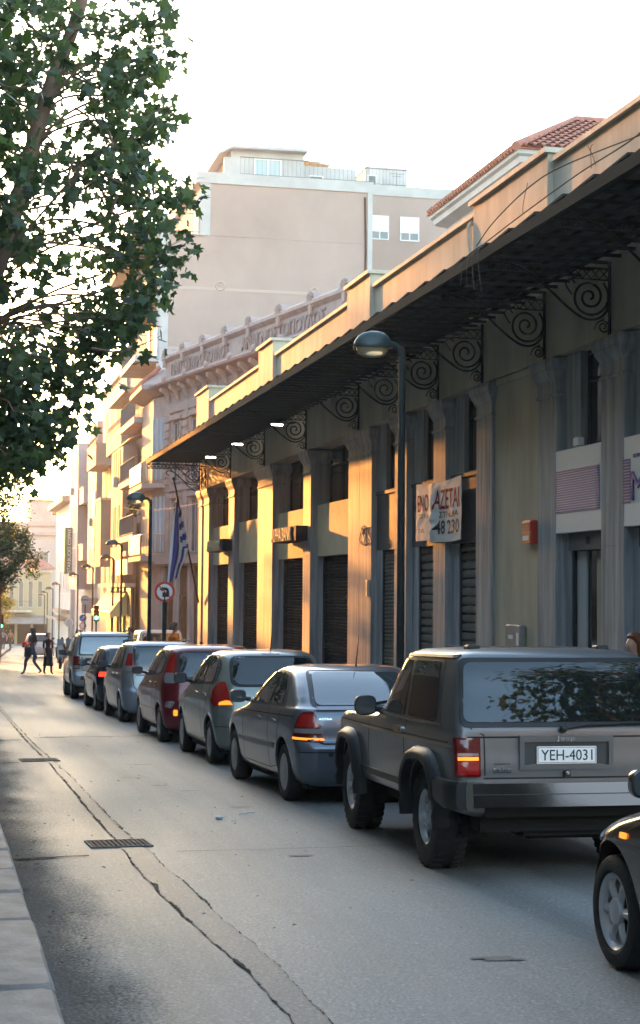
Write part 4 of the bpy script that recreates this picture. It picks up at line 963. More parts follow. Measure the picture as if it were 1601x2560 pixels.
# silver people carrier with lights beside the rear window
P=paint('silver_metallic',(.27,.285,.31),.5,.3)
T=[(.21,.70,.1,3.6,.12,.25,.03,.1),(.28,.79,.03,3.85,.15,.3,.06,.14),(.45,.82,.0,3.95,.2,.34,.06,.16),(.62,.835,.0,3.95,.2,.36,.06,.16),(.72,.84,.04,3.9,.2,.4,.06,.16),(.86,.838,.06,3.7,.2,.4,.06,.14),(.96,.83,.075,3.4,.2,.4,.06,.12),(1.05,.815,.09,3.1,.2,.4,.06,.10),(1.12,.80,.10,2.92,.2,.4,.06,.10),(1.3,.755,.15,2.55,.2,.4,.06,.10),(1.48,.705,.21,2.2,.2,.4,.06,.10),(1.57,.655,.27,1.95,.2,.4,.06,.10),(1.62,.57,.38,1.75,.2,.35,.06,.10),(1.64,.38,.6,1.5,.2,.3,.06,.08)]
def ext_m(c):
    c.stroke('tailgate_gap',[(-.62,1.0),(-.60,.75),(-.50,.58),(.50,.58),(.60,.75)],.012,'B',.005,M_seam)
    for s_ in (-1,1): MB().tube([(s_*.56,.6,1.625),(s_*.56,.7,1.665),(s_*.56,2.0,1.66),(s_*.56,2.1,1.61)],.016,6).build('roof_rail',M_black,c.root)
    c.patch('badge_bar',[(-.56,.955),(-.36,.955),(-.36,.975),(-.56,.975)],'B',.004,M_plblk,res=.06)
hatch('people_carrier','silver people carrier with tall narrow lights beside its rear window',3.40,32.95,.015,P,T,.66,3.10,.29,'cap',
 [('window_rubber',[(.42,1.10),(2.86,1.04),(2.36,1.36),(1.85,1.56),(.62,1.57),(.46,1.50)],[.06,.06,.2,.2,.12,.08]),
  ('side_window',[(.50,1.12),(1.26,1.10),(1.26,1.54),(.64,1.54)],[.05,.03,.03,.1]),
  ('door_window',[(1.34,1.10),(2.72,1.065),(2.30,1.34),(1.83,1.53),(1.34,1.54)],[.03,.05,.2,.15,.03])],
 ([(-.56,1.04),(.56,1.04),(.56,1.52),(-.56,1.52)],[(-.60,1.005),(.60,1.005),(.595,1.55),(-.595,1.55)],.06),
 [('tail_light',[(.53,1.02),(.70,1.02),(.71,1.2),(.71,1.40),(.60,1.40),(.55,1.2)],.02,M_redl,'C',.008),('reversing_lens',[(.537,1.03),(.693,1.03),(.70,1.15),(.552,1.15)],.015,M_clear,'C',.013)],
 (.80,'YPE-3307'),(2.55,1.13,M_black,.84),
 seam=[[(1.30,.30),(1.30,1.54)],[(2.55,.30),(2.6,1.0)],[(1.3,.30),(2.55,.30)],[(.9,.7),(.7,1.1)]],
 handles=((.9,.95),(1.5,.95)),extra=ext_m).root.scale=(1,1,.95)
# dark blue small hatchback
P=paint('navy_paint',(.016,.020,.032),.3,.25)
T=[(.19,.68,.12,3.4,.12,.25,.03,.1),(.26,.77,.05,3.6,.16,.3,.05,.14),(.42,.80,.005,3.7,.2,.34,.06,.16),(.58,.815,.0,3.72,.2,.36,.06,.16),(.66,.82,.04,3.68,.2,.36,.06,.16),(.80,.815,.06,3.5,.2,.4,.055,.14),(.90,.80,.085,3.0,.2,.4,.05,.12),(.97,.785,.11,2.75,.19,.4,.05,.10),(1.0,.775,.13,2.7,.18,.4,.05,.10),(1.10,.745,.21,2.52,.2,.4,.05,.10),(1.25,.69,.34,2.25,.22,.4,.05,.10),(1.35,.635,.44,2.0,.24,.4,.06,.10),(1.40,.57,.58,1.80,.26,.4,.06,.10),(1.425,.40,.85,1.55,.25,.3,.06,.06)]
hatch('hatchback_car','dark navy hatchback tucked behind the pale off-road car with a red flash glint painted on its tail light',3.32,37.4,.01,P,T,.62,3.0,.29,'cap',
 [('window_rubber',[(.40,1.0),(2.62,.96),(2.22,1.19),(1.80,1.355),(.80,1.365),(.50,1.25)],[.06,.05,.2,.2,.15,.1]),
  ('side_window',[(.52,1.02),(1.16,1.0),(1.16,1.335),(.80,1.335)],[.05,.03,.03,.1]),
  ('door_window',[(1.24,1.0),(2.5,.98),(2.16,1.18),(1.78,1.325),(1.24,1.335)],[.03,.05,.2,.15,.03])],
 ([(-.56,1.0),(.56,1.0),(.50,1.34),(-.50,1.34)],[(-.60,.975),(.60,.975),(.54,1.37),(-.54,1.37)],.06),
 [('tail_light',[(.45,.74),(.68,.74),(.68,.88),(.46,.88)],.02,M_redl,'C',.008),('brake_lens',[(.47,.76),(.66,.76),(.65,.86),(.47,.86)],.02,M_rglint,'C',.013)],
 (.62,'ITE-4410'),(2.30,1.02,P,.81),
 seam=[[(1.20,.30),(1.20,1.34)],[(2.45,.30),(2.5,.95)]],handles=((1.3,.82),))
# silver compact off-roader at the head of the row
P=paint('cool_silver',(.26,.26,.27),.45,.32)
T=[(.34,.74,.06,3.8,.08,.12,.0,.04),(.40,.82,.01,3.95,.1,.14,.02,.05),(.58,.85,.0,4.0,.1,.16,.03,.06),(.66,.855,.02,4.0,.1,.16,.03,.06),(.70,.855,.05,3.98,.09,.16,.03,.06),(.95,.85,.06,3.9,.09,.18,.03,.06),(1.05,.845,.065,3.3,.09,.2,.03,.06),(1.12,.835,.07,2.75,.09,.2,.03,.06),(1.3,.80,.11,2.5,.1,.2,.03,.06),(1.55,.74,.18,2.15,.12,.2,.03,.06),(1.64,.70,.22,2.0,.14,.22,.03,.06),(1.69,.62,.32,1.9,.15,.25,.03,.06),(1.71,.42,.5,1.7,.15,.25,.03,.06)]
def ext_s(c):
    for s_ in (-1,1): MB().tube([(s_*.62,.30,1.66),(s_*.62,.42,1.75),(s_*.62,1.8,1.75),(s_*.62,1.95,1.68)],.022,6).build('roof_rail',M_black,c.root)
    c.patch('dark_grip',rpoly([(-.52,.985),(-.14,.985),(-.14,1.05),(-.52,1.05)],.02),'B',.006,M_plblk,res=.06)
    c.stroke('tailgate_gap',[(-.60,1.09),(-.60,.74),(.60,.74),(.60,1.09)],.014,'B',.005,M_seam)
    c.patch('bumper_lamp_well',rpoly([(-.64,.50),(-.22,.50),(-.22,.60),(-.64,.60)],.02),'B',.005,M_dred,res=.06); c.patch('bumper_lamp_well',rpoly([(.22,.50),(.64,.50),(.64,.60),(.22,.60)],.02),'B',.005,M_dred,res=.06)
    c.patch('fog_light',rpoly([(-.44,.51),(-.32,.51),(-.32,.59),(-.44,.59)],.04),'B',.012,M_rglint,res=.04)
    b=MB()
    for x in (-.33,.33): b.cbox(x-.14,x+.14,-.004,.0,.0,.2,c=.05)
hatch('off_road_car','silver compact off-roader at the far head of the parked row',3.26,43.75,.0,P,T,.70,3.15,.36,'alloy',
 [('window_rubber',[(.34,1.10),(2.68,1.09),(2.12,1.59),(.46,1.60)],[.05,.06,.1,.06]),
  ('side_window',[(.42,1.13),(1.20,1.12),(1.20,1.57),(.50,1.57)],.05),('door_window',[(1.28,1.12),(2.54,1.11),(2.08,1.56),(1.28,1.57)],.05)],
 ([(-.66,1.15),(.66,1.15),(.60,1.58),(-.60,1.58)],[(-.70,1.115),(.70,1.115),(.64,1.61),(-.64,1.61)],.06),
 [('tail_light',[(.66,.78),(.81,.78),(.81,1.10),(.66,1.10)],.02,M_dred,'B',.01),('reversing_lens',[(.67,.80),(.80,.80),(.80,.87),(.67,.87)],.01,M_clear,'B',.015)],
 None,(2.45,1.16,M_black,.84),seam=[[(1.24,.45),(1.24,1.58)],[(2.6,.45),(2.6,1.08)]],rimr=.21,glassm=M_glassl,wiper=[(-.0,1.16),(.25,1.18),(.45,1.18)],extra=ext_s)
# black car at the right edge: we see its front wing, mirror and wheel
P=paint('black_paint',(.010,.010,.011),.2,.22)
T=[(.20,.70,.1,3.85,.12,.25,.03,.1),(.27,.80,.03,4.0,.16,.4,.05,.22),(.42,.835,.0,4.08,.2,.48,.06,.26),(.58,.85,.0,4.10,.2,.5,.06,.26),(.68,.855,.03,4.04,.2,.5,.06,.24),(.78,.85,.05,3.80,.2,.5,.055,.2),(.86,.84,.07,3.45,.2,.5,.05,.16),(.93,.825,.10,3.10,.19,.5,.05,.12),(.98,.81,.14,2.95,.18,.4,.05,.10),(1.10,.77,.26,2.74,.2,.4,.05,.10),(1.25,.71,.42,2.44,.22,.4,.05,.10),(1.36,.65,.56,2.15,.24,.4,.06,.10),(1.42,.58,.75,1.9,.26,.4,.06,.10),(1.445,.40,1.0,1.60,.25,.3,.06,.06)]
def ext_b(c):
    c.patch('headlight',rpoly([(3.56,.67),(3.86,.60),(4.02,.62),(3.95,.72),(3.66,.78)],.04),'L',.01,M_clear,res=.05)
    c.patch('side_repeater',rpoly([(3.10,.72),(3.18,.72),(3.18,.75),(3.10,.75)],.012),'L',.012,M_amber,res=.04)
    c.stroke('body_moulding',[(1.0,.60),(2.85,.58)],.03,'L',.014,M_black)
    c.stroke('chrome_strip',[(.9,.965),(2.75,.94)],.016,'L',.012,M_chrome)
rx,ry=3.55-.004,8.56
hatch('parked_car','black car cut by the right edge showing its front wheel and door mirror',rx,ry-2.62,.0,P,T,.72,3.34,.305,'alloy',
 [('window_rubber',[(.60,.985),(2.86,.945),(2.46,1.2),(1.98,1.385),(1.1,1.39),(.75,1.25)],[.06,.05,.2,.2,.2,.1]),
  ('side_window',[(.74,1.0),(1.36,.99),(1.36,1.36),(1.15,1.36),(.88,1.25)],[.04,.03,.03,.1,.1]),
  ('door_window',[(1.44,.99),(2.72,.965),(2.40,1.19),(1.98,1.35),(1.44,1.36)],[.03,.05,.2,.15,.03])],
 ([(-.60,1.03),(.60,1.03),(.50,1.36),(-.50,1.36)],[(-.64,1.0),(.64,1.0),(.54,1.39),(-.54,1.39)],.07),
 [('tail_light',[(.56,.64),(.80,.655),(.80,.9),(.62,.9)],.04,M_dred,'B',.008)],None,(2.55,1.06,P,.87),
 seam=[[(1.40,.30),(1.40,1.37)],[(2.78,.30),(2.80,.93)],[(1.40,.30),(2.78,.30)],[(3.0,.86),(3.9,.74)]],handles=((1.75,.82),),rimr=.20,extra=ext_b)
# pale van standing in the side street, and the white car driving off
P=paint('pale_van_paint',(.52,.50,.46),.1,.35)
T=[(.25,.78,.04,4.1,.08,.2,.02,.05),(.35,.86,.0,4.3,.1,.25,.02,.1),(.7,.88,.0,4.35,.1,.3,.02,.12),(.95,.88,.02,4.2,.1,.3,.02,.12),(1.1,.87,.03,3.7,.1,.3,.02,.12),(1.4,.83,.06,3.2,.1,.3,.02,.12),(1.66,.78,.10,2.8,.12,.3,.02,.1),(1.74,.70,.16,2.6,.14,.3,.02,.1),(1.76,.45,.35,2.3,.15,.3,.02,.1)]
hatch('parked_van','pale van with a plain rear window standing in the side street',7.05,62.7,-.02,P,T,.7,3.3,.30,'cap',
 [('side_window',[(.4,1.15),(1.3,1.13),(1.3,1.58),(.5,1.58)],.05),('door_window',[(1.5,1.12),(3.1,1.1),(2.7,1.55),(1.5,1.58)],.08)],
 ([(-.68,1.15),(.68,1.15),(.64,1.60),(-.64,1.60)],[(-.72,1.12),(.72,1.12),(.68,1.63),(-.68,1.63)],.06),
 [('tail_light',[(.72,.75),(.84,.75),(.84,1.05),(.72,1.05)],.02,M_redl,'B',.01)],group='cars beyond the parked row',glassm=M_glassl)
P=paint('white_paint',(.62,.62,.62),.05,.35)
T=[(.2,.70,.1,3.8,.1,.25,.03,.1),(.3,.80,.02,4.0,.16,.3,.05,.14),(.6,.84,.0,4.1,.18,.36,.05,.16),(.8,.835,.03,3.9,.18,.4,.05,.14),(.95,.82,.08,3.1,.18,.4,.05,.12),(1.1,.77,.22,2.75,.18,.4,.05,.1),(1.3,.69,.42,2.3,.2,.4,.05,.1),(1.42,.60,.6,1.95,.22,.4,.05,.1),(1.46,.42,.9,1.6,.2,.3,.05,.08)]
hatch('white_car','white car driving away at the end of the street behind the two women',4.95,104.5,-.03,P,T,.7,3.2,.29,'cap',
 [('side_window',[(.55,1.0),(1.3,1.0),(1.3,1.36),(.85,1.36)],.05),('door_window',[(1.4,1.0),(2.7,.97),(2.1,1.34),(1.4,1.36)],.08)],
 ([(-.62,1.0),(.62,1.0),(.52,1.36),(-.52,1.36)],[(-.66,.97),(.66,.97),(.56,1.39),(-.56,1.39)],.06),
 [('tail_light',[(.58,.78),(.80,.78),(.80,1.0),(.62,1.0)],.03,M_redl,'B',.01),('brake_lens',[(.62,.82),(.78,.82),(.78,.94),(.62,.94)],.02,M_rglint,'B',.014)],
 (.62,'IXA-7093'),group='cars beyond the parked row')
# ================================================================== other buildings
M_pink=mat('pink_stucco',(.39,.31,.29),.85,var=.14,vscale=1.2,bump=.15,bscale=15)
M_pinkd=mat('pink_trim',(.35,.275,.26),.8,var=.15,vscale=3)
M_beige=mat('beige_render',(.385,.30,.275),.9,spec=.2,col2=(.31,.245,.225),vscale=.35,vstretch=(1,1,.8),bump=.1,bscale=8)
M_whit=mat('whitewash',(.47,.475,.48),.8,spec=.2,col2=(.36,.36,.365),vscale=.8)
M_creamw=mat('cream_wall',(.37,.315,.26),.85,var=.12,vscale=.8)
M_grayw=mat('lilac_grey_wall',(.31,.30,.32),.85,var=.08,vscale=.7)
M_tan=mat('tan_wall',(.29,.24,.20),.85,var=.12,vscale=.8)
M_shutw=mat('white_blind',(.70,.72,.76),.5)
M_winf=mat('white_window_frame',(.68,.68,.68),.5)
M_wing=mat('window_glass',(.06,.08,.09),.04,spec=.9)
M_rail=mat('railing_grey',(.16,.16,.165),.5,metal=.3)
M_ltile=mat('weathered_tile',(.46,.19,.14),.8,spec=.2,col2=(.30,.13,.10),vscale=3,bump=.2,bscale=20)
M_awn0=mat('small_awning',(.50,.40,.24),.8)
M_bgreen=mat('banner_green',(.04,.16,.09),.6)
def win(parent,x0,x1,y,z0,z1,face='y',glass=None,frame=None,nm=2,shut=0,world=True,door=False):
    """window with frame, panes and (shut>0) a roller blind; set on a wall facing -Y (face 'y', at y) or -X (face 'x', at y=x plane)"""
    f=.06; fr=frame or M_winf
    def bx(m,a,b_,z_0,z_1,o0,o1):
        if face=='y': m.box(a,b_,y-o1,y-o0,z_0,z_1)
        else: m.box(y-o1,y-o0,a,b_,z_0,z_1)
        return m
    m=MB(); bx(m,x0,x0+f,z0,z1,-.05,.04); bx(m,x1-f,x1,z0,z1,-.05,.04); bx(m,x0+f,x1-f,z1-f,z1,-.05,.04); bx(m,x0+f,x1-f,z0,z0+f,-.05,.05)
    for i in range(1,nm): c=x0+(x1-x0)*i/nm; bx(m,c-.03,c+.03,z0+f,z1-f,-.05,.03)
    o=m.build('window',fr,parent,world)
    bx(MB(),x0+f,x1-f,z0+f,z1-f,-.04,.008).build('pane',glass or M_wing,o,world and True)
    if shut: bx(MB(),x0+f,x1-f,z1-f-(z1-z0)*shut,z1-f,.01,.022).build('blind',M_shutw,o,True)
    return o
def railing(parent,pts,h,n,m=None,name='railing',r=.018,world=True):
    b=MB(); P=[Vector(p) for p in pts]
    for a,c in zip(P,P[1:]):
        b.tube([a+Vector((0,0,h)),c+Vector((0,0,h))],r*1.4,4); b.tube([a+Vector((0,0,.08)),c+Vector((0,0,.08))],r,4)
        k=max(1,int((c-a).length/n))
        for i in range(k+1): q=a.lerp(c,i/k); b.tube([q,q+Vector((0,0,h))],r*.6,3,cap=False)
    return b.build(name,m or M_rail,parent,world)
# ---- pink neoclassical corner building with the owners' names on its parapet
ang=math.atan2(-.980,.197)
nb=thing('neoclassical_building','pink neoclassical building with raised Greek lettering and shell ornaments on its parapet','building',(10.06,78,0),(0,0,ang))
B=lambda m,n_,mt,**k: m.build(n_,mt,nb,**k)
B(MB().box(0,23,0,9,-2.2,10.9),'wall',M_pink)
# cornice and parapet profile swept along the facade and round the corner
prof=[(0,10.9),(-.10,10.95),(-.14,11.1),(-.34,11.2),(-.62,11.28),(-.66,11.38),(-.60,11.44),(-.05,11.55),(-.05,12.42),(-.14,12.5),(-.22,12.58),(-.22,12.70),(-.02,12.86),(.3,12.86),(.3,10.9)]
b=MB(); b.loft([[(-.55 if False else -.0+p[0]*1.0,p[0],p[1]) for p in prof],[(23,p[0],p[1]) for p in prof]]); B(b,'cornice',M_pinkd)
b=MB()
M_let=mat('raised_letters',(.25,.195,.19),.8)
for txt,x0,x1 in (('ΠAΠAΣΠYPOΠOYΛOΣ',.85,8.3),('ANAΓNΩΣTOΠOYΛOΣ',9.75,18.3)):
    o=link('lettering',text_mesh(txt,M_let,width=x1-x0,height=.56,depth=.08,bold=.012),nb); o.location=(x0,-.06,11.74)
def acro():
    b=MB(); pts=[(.0,.0),(.30,.0),(.36,.12),(.34,.30),(.26,.47),(.14,.57),(0,.60),(-.14,.57),(-.26,.47),(-.34,.30),(-.36,.12),(-.30,0)]
    b.loft([[(x,-.16,z-.02) for x,z in pts],[(x*1.0,.10,z-.02) for x,z in pts],[(x*.8,.9,z*.8-.1) for x,z in pts]])
    for i in range(7):
        a=math.pi*(.12+.76*i/6); b.tube([(0,-.18,.08),(.30*math.cos(a),-.20,.08+.44*math.sin(a))],[.02,.05],5)
    b.box(-.10,.10,-.22,-.12,-.30,.06); return b.mesh('shell_ornament',M_pinkd,40)
am=acro()
for x in (.1,2.56,5.22,7.96,10.74,13.95,17.08,20.1): o=link('shell_ornament',am,nb); o.location=(x,0,12.5)
me=MB().prism([(-.5,11.2),(-.10,11.2),(-.02,10.55),(-.14,10.55),(-.30,10.9),(-.5,11.02)],0,-.09,.09).mesh('console',M_pinkd)
for i in range(18): o=link('console',me,nb); o.location=(.5+i*1.25,0,0)
me=MB().lathe([(.001,-.1),(.12,-.09),(.16,-.04),(.15,.03),(.001,.04)],12,axis='y').mesh('rosette',M_pinkd,40)
for x in (1.4,4.2,7.0,9.8,12.5,15.3): o=link('rosette',me,nb); o.location=(x,-.62,11.5)
MB().box(-.02,23,-.08,0,10.0,10.3).box(-.02,23,-.12,-.0,6.35,6.55).build('string_course',M_pinkd,nb); MB().box(-.04,23,-.5,0,3.0,3.35).build('balcony_slab',M_pinkd,nb)
for i,x in enumerate((.5,3.0,5.6,8.2,10.8)):
    b=MB().box(x-.28,x+.28,-.10,0,3.36,10.0)
    for q in range(9): z=6.7+q*.36; b.box(x-.34,x+.34,-.17,-.1,z,z+.24)
    B(b,'pilaster',M_pinkd)
    if i<4:
        for z0,z1 in ((6.75,9.5),(3.5,5.9)):
            o=win(nb,x+.75,x+1.75,-.02,z0,z1,world=False,frame=mat('blue_grey_frame',(.30,.34,.38),.6),nm=2)
            MB().box(x+.6,x+.74,-.14,0,z0,z1+.12).box(x+1.76,x+1.9,-.14,0,z0,z1+.12).box(x+.5,x+2.0,-.2,0,z1+.12,z1+.34).build('surround',M_pinkd,nb)
B(MB().box(-.1,6,-.06,0,-2.2,2.9),'ground_floor_cladding',mat('dark_shop_front',(.06,.055,.05),.6))
for x in (.3,2.2,4.1): B(MB().box(x-.2,x+.2,-.25,-.06,-2.2,2.9),'column',M_marble)
B(MB().box(.6,1.9,-.12,-.061,-2.1,1.6),'shop_door',mat('shop_dark_glass',(.02,.018,.016),.1)); B(MB().box(2.5,3.8,-.12,-.061,-2.1,1.6),'shop_door',MATS['shop_dark_glass'])
# glazed corner bay facing the street (a rounded oriel of tall French windows)
w2=nb.matrix_basis.inverted()
def W2(x,y,z): return tuple(Matrix.Rotation(-ang,4,'Z') @ Vector((x-10.06,y-78,z)))
b=MB(); fp=[(10.06,78.0),(9.62,79.4),(9.62,84.0),(12.5,84.0),(12.5,78.6)]
b.loft([[W2(x,y,-2.2) for x,y in fp],[W2(x,y,10.9) for x,y in fp]]); B(b,'corner_bay',M_pink)
fq=[(9.98,77.75),(9.0,79.2),(9.0,84.2),(12.5,84.2),(12.5,78.4)]
b=MB(); b.loft([[W2(x,y,11.0) for x,y in fp],[W2(x,y,11.3) for x,y in fq],[W2(x,y,11.5) for x,y in fq],[W2(x+.4,y,12.3) for x,y in fp]]); B(b,'cornice',M_pinkd)
tl=MB(); 
for i in range(14):
    y=79.3+i*.35; tl.tube([W2(9.02,y,11.62),W2(9.9,y,12.4)],.12,6)
s_=B(tl,'roof_tiles',M_ltile); s_['kind']='stuff'
for z0,z1 in ((7.0,9.9),(3.6,6.2)):
    for q in range(3):
        t0,t1=.04+q*.33,.30+q*.33
        A=lambda t,o: (10.06-.44*t-o*.95,78+1.4*t-o*.3)
        b=MB()
        for u,v in ((t0,t0+.03),(t1-.03,t1)): b.loft([[W2(*A(u,.0),z) ,W2(*A(v,.0),z),W2(*A(v,.05),z),W2(*A(u,.05),z)] for z in (z0,z1)])
        o=B(b,'window',mat('pale_blue_frame',(.45,.52,.58),.6)); b=MB(); b.loft([[W2(*A(t0+.03,-.02),z),W2(*A(t1-.03,-.02),z),W2(*A(t1-.03,.02),z),W2(*A(t0+.03,.02),z)] for z in (z0,z1)]); b.build('pane',mat('pale_blue_shutter',(.30,.36,.42),.5),o)
    b=MB(); fl=[(10.1,77.6),(9.0,78.7),(9.0,84.0),(9.62,84.0),(9.62,79.4),(10.06,78)]
    b.loft([[W2(x,y,z0-.42) for x,y in fl],[W2(x,y,z0-.2) for x,y in fl]]); B(b,'balcony_slab',M_pinkd)
    railing(nb,[W2(10.1,77.65,z0-.2),W2(9.05,78.75,z0-.2),W2(9.05,83.9,z0-.2)],1.0,.14,mat('gold_tone_railing',(.42,.33,.18),.35,metal=.6),world=False,r=.022)  # warm gold-toned metal for the corner railing
    B(MB().loft([[W2(9.0,79.0,z) ,W2(9.0,83.8,z),W2(9.02,83.8,z),W2(9.02,79.0,z)] for z in (z0-.1,z0+.75)]),'railing_panel',mat('railing_cloth',(.45,.40,.30),.6))
# ---- tall beige apartment block
ab=thing('apartment_block','tall beige apartment block with a blank side wall and a white penthouse','building',(12.0,84,gz(84)))
A_=dict(parent=ab,world=True)
MB().box(10.45,21.42,84,98,-2.3,19.85).build('wall',M_beige,**A_)
MB().box(12.5,21.42,84.0,97,19.86,22.55).build('upper_wall',M_beige,**A_)
MB().box(12.2,21.5,83.93,97,22.55,23.12).box(21.2,21.46,83.94,84.06,10,22.55).box(12.42,12.95,83.96,84.02,19.85,22.55).build('white_band',M_whit,**A_)
MB().box(10.40,10.85,83.95,84.0,-2.0,19.85).build('corner_strip',M_whit,**A_)
for z in (17.05,13.95,11.4): MB().box(10.86,21.2,83.985,84.0,z,z+.16).build('render_joint',mat('pale_render',(.41,.33,.30),.9),**A_)
for x,z in ((18.4,17.2),(18.4,14.2),(13.5,17.3),(18.35,15.9)):
    MB().tube([(x+.22*math.cos(a),83.998,z+.22*math.sin(a)) for a in [2*math.pi*i/16 for i in range(16)]],.05,4,closed=True).build('patch_ring',MATS['pale_render'],**A_)
MB().box(11.0,12.6,83.9,84.0,19.85,19.9).build('ledge',M_whit,**A_)
MB().box(9.15,10.5,84,98,19.35,19.95).build('eaves_slab',M_tan,**A_); MB().box(9.1,10.5,83.95,98,19.95,20.2).build('eaves_edge',M_whit,**A_); MB().box(10.3,10.8,84.1,84.6,20.2,20.9).build('chimney',M_whit,**A_)
# street front: balconies storey by storey
for i,zt in enumerate((16.7,13.62,10.5,7.5,4.6)):
    o=MB().box(9.20,10.45,84.0,91.2,zt-.30,zt).box(9.2,10.44,84.0,84.12,zt,zt+.001).build('balcony',M_whit,**A_)
    railing(o,[(10.42,84.05,zt),(9.25,84.05,zt),(9.25,91.1,zt)],1.0,.16,None,r=.016)
    MB().box(9.28,9.30,84.3,91,zt+.12,zt+.92).build('railing_panel',mat('railing_mesh_tan',(.30,.23,.16),.7) if i%2 else mat('railing_panel_pale',(.48,.45,.40),.6),o,True)
    for y in (85.2,88.2): win(ab,y,y+1.5,10.45,zt+.02,zt+2.3,'x',frame=M_winf)
    MB().box(10.30,10.45,84.02,84.3,zt,zt+2.75).build('pier',M_whit,**A_)
    if i in (1,3): MB().loft([[(9.05,y,zt+1.9),(9.05,y,zt+1.96),(10.44,y,zt+2.6),(10.44,y,zt+2.54)] for y in (84.6,90.5)]).build('awning',mat('balcony_awning_rust',(.42,.24,.17),.8),o,True)
    if i in (1,4):
        b=MB(); r3=random.Random(i)
        for _ in range(60): b.sphere((9.3+r3.random()*.25,85+r3.random()*2.5,zt+1.0+r3.random()*.9),.09,n=6,k=4)
        q=b.build('pot_plants',mat('red_flowers',(.35,.06,.05),.7) if i==1 else mat('pot_green',(.05,.09,.03),.8),o,True); q['kind']='stuff'
b=MB()
for k in range(36): b.sphere((9.6+rnd.random()*.8,84.05+rnd.random()*.1,7.65+rnd.random()*.22),.10,n=6,k=4)
q=b.build('red_flowers',mat('red_flowers',(.35,.06,.05),.7),**A_); q['kind']='stuff'
MB().cbox(9.5,10.1,84.3,84.9,5.2,5.8,c=.03).build('air_conditioner',M_whit,**A_)
# recessed terrace at the upper storey
MB().box(12.38,12.5,84.3,86.5,19.9,22.0).build('terrace_opening',mat('terrace_bright',(.62,.63,.62),.5),**A_); win(ab,84.4,85.2,12.38,19.95,21.95,'x'); win(ab,85.5,86.4,12.38,19.95,21.95,'x')
railing(ab,[(12.4,84.05,19.95),(10.95,84.05,19.95),(10.95,96,19.95)],1.0,.3)
# penthouse, terraces and rails
ph=MB().box(14.3,18.2,86,93,23.1,24.9).build('penthouse',M_whit,**A_)
MB().loft([[(13.6,85.6,24.55),(13.6,85.6,24.62),(14.3,85.5,25.02),(18.35,85.5,25.08),(18.35,85.5,24.92),(14.3,85.5,24.88)],[(13.6,94,24.55),(13.6,94,24.62),(14.3,94,25.02),(18.35,94,25.08),(18.35,94,24.92),(14.3,94,24.88)]]).build('roof',M_whit,ph,True)
o=win(ab,15.55,17.0,86,23.15,24.5,nm=2,glass=mat('sky_glass',(.30,.40,.42),.05),frame=M_winf); MB().box(13.95,14.3,86.0,86.3,23.1,24.5).build('pier',M_whit,**A_)
MB().box(18.2,21.3,87,93,23.1,24.55).build('terrace_room',M_whit,**A_); win(ab,18.7,19.5,87,23.2,24.05,nm=1,glass=M_glassd)
MB().loft([[(18.2,87,24.85),(18.2,87,24.9),(19.9,87,24.72),(19.9,87,24.67)],[(18.2,89,25.0),(18.2,89,25.05),(19.9,89,24.8),(19.9,89,24.75)]]).build('canopy_roof',mat('corrugated_plastic',(.50,.52,.46),.5),**A_)
MB().box(23.6,26.1,94,99,24.3,26.6).build('stair_tower',M_whit,**A_); win(ab,23.7,24.25,94,24.45,26.1,nm=1,glass=M_glassd)
railing(ab,[(14.5,84.2,23.12),(21.3,84.2,23.12),(21.3,88.5,23.12)],.95,.22); railing(ab,[(21.5,91.95,25.0),(26.1,91.95,25.0)],.95,.2)
MB().cbox(24.15,24.75,92.4,92.7,25.0,25.55,c=.03).lathe([(.2,0),(.2,-.02),(.001,-.02)],20,origin=(24.45,92.4,25.28),axis='y').build('air_conditioner',M_whit,**A_)
MB().tube([(21.05,83.94,22.3),(21.1,83.94,19.5),(21.05,83.94,12)],.05,6).build('drain_pipe',M_frame,**A_)
# wing with the two blinds
MB().box(21.42,28.9,91.9,100,-2.3,24.4).build('wing_wall',M_beige,**A_); MB().box(21.42,28.95,91.85,100,24.4,25.0).build('white_band',M_whit,**A_)
zf=92
for a,b_ in ((23.38,24.45),(25.12,26.25)): win(ab,a,b_,91.9,21.86,23.25,nm=2,shut=.62)
win(ab,23.45,24.5,91.9,19.45,19.98,nm=3)
MB().sphere((22.9,92.5,24.9),.28,.10,.3,12,8).tube([(22.9,92.6,24.4),(22.9,92.6,24.9)],.03,5).build('satellite_dish',M_whit,**A_)
for x,h in ((25.2,1.2),(21.9,.6),(13.9,1.0)): MB().tube([(x,93,24.4),(x,93,24.9+h)],.025,4).tube([(x-.4,93,24.8+h),(x+.4,93,24.8+h)],.015,4).tube([(x-.3,93,24.65+h),(x+.3,93,24.65+h)],.015,4).build('antenna',M_rail,**A_)
# ---- villa with a hipped tile roof behind the parapet
vl=thing('tiled_villa','cream villa with a hipped red tile roof behind the market parapet','building',(18,50,-1))
V_=dict(parent=vl,world=True)
MB().box(16.4,26,45.7,53.4,-1.5,13.9).build('wall',M_creamw,**V_)
def vr(e,z): return [(16.4-e,45.7-e,z),(26+e,45.7-e,z),(26+e,53.4+e,z),(16.4-e,53.4+e,z)]
MB().loft([vr(.02,13.7),vr(.10,13.8),vr(.14,14.0),vr(.5,14.15),vr(.52,14.32),vr(.62,14.38),vr(.62,14.5)]).build('cornice',M_whit,**V_)
ex0,ex1,ey0,ey1=15.7,26.7,45.0,54.1; zr=16.75; rx0,rx1,ry=19.3,23.1,49.55
MB().add([(ex0,ey0,14.5),(ex1,ey0,14.5),(ex1,ey1,14.5),(ex0,ey1,14.5),(rx0,ry,zr),(rx1,ry,zr)],[(0,1,5,4),(1,2,5),(2,3,4,5),(3,0,4),(3,2,1,0)]).build('roof',M_ltile,**V_)
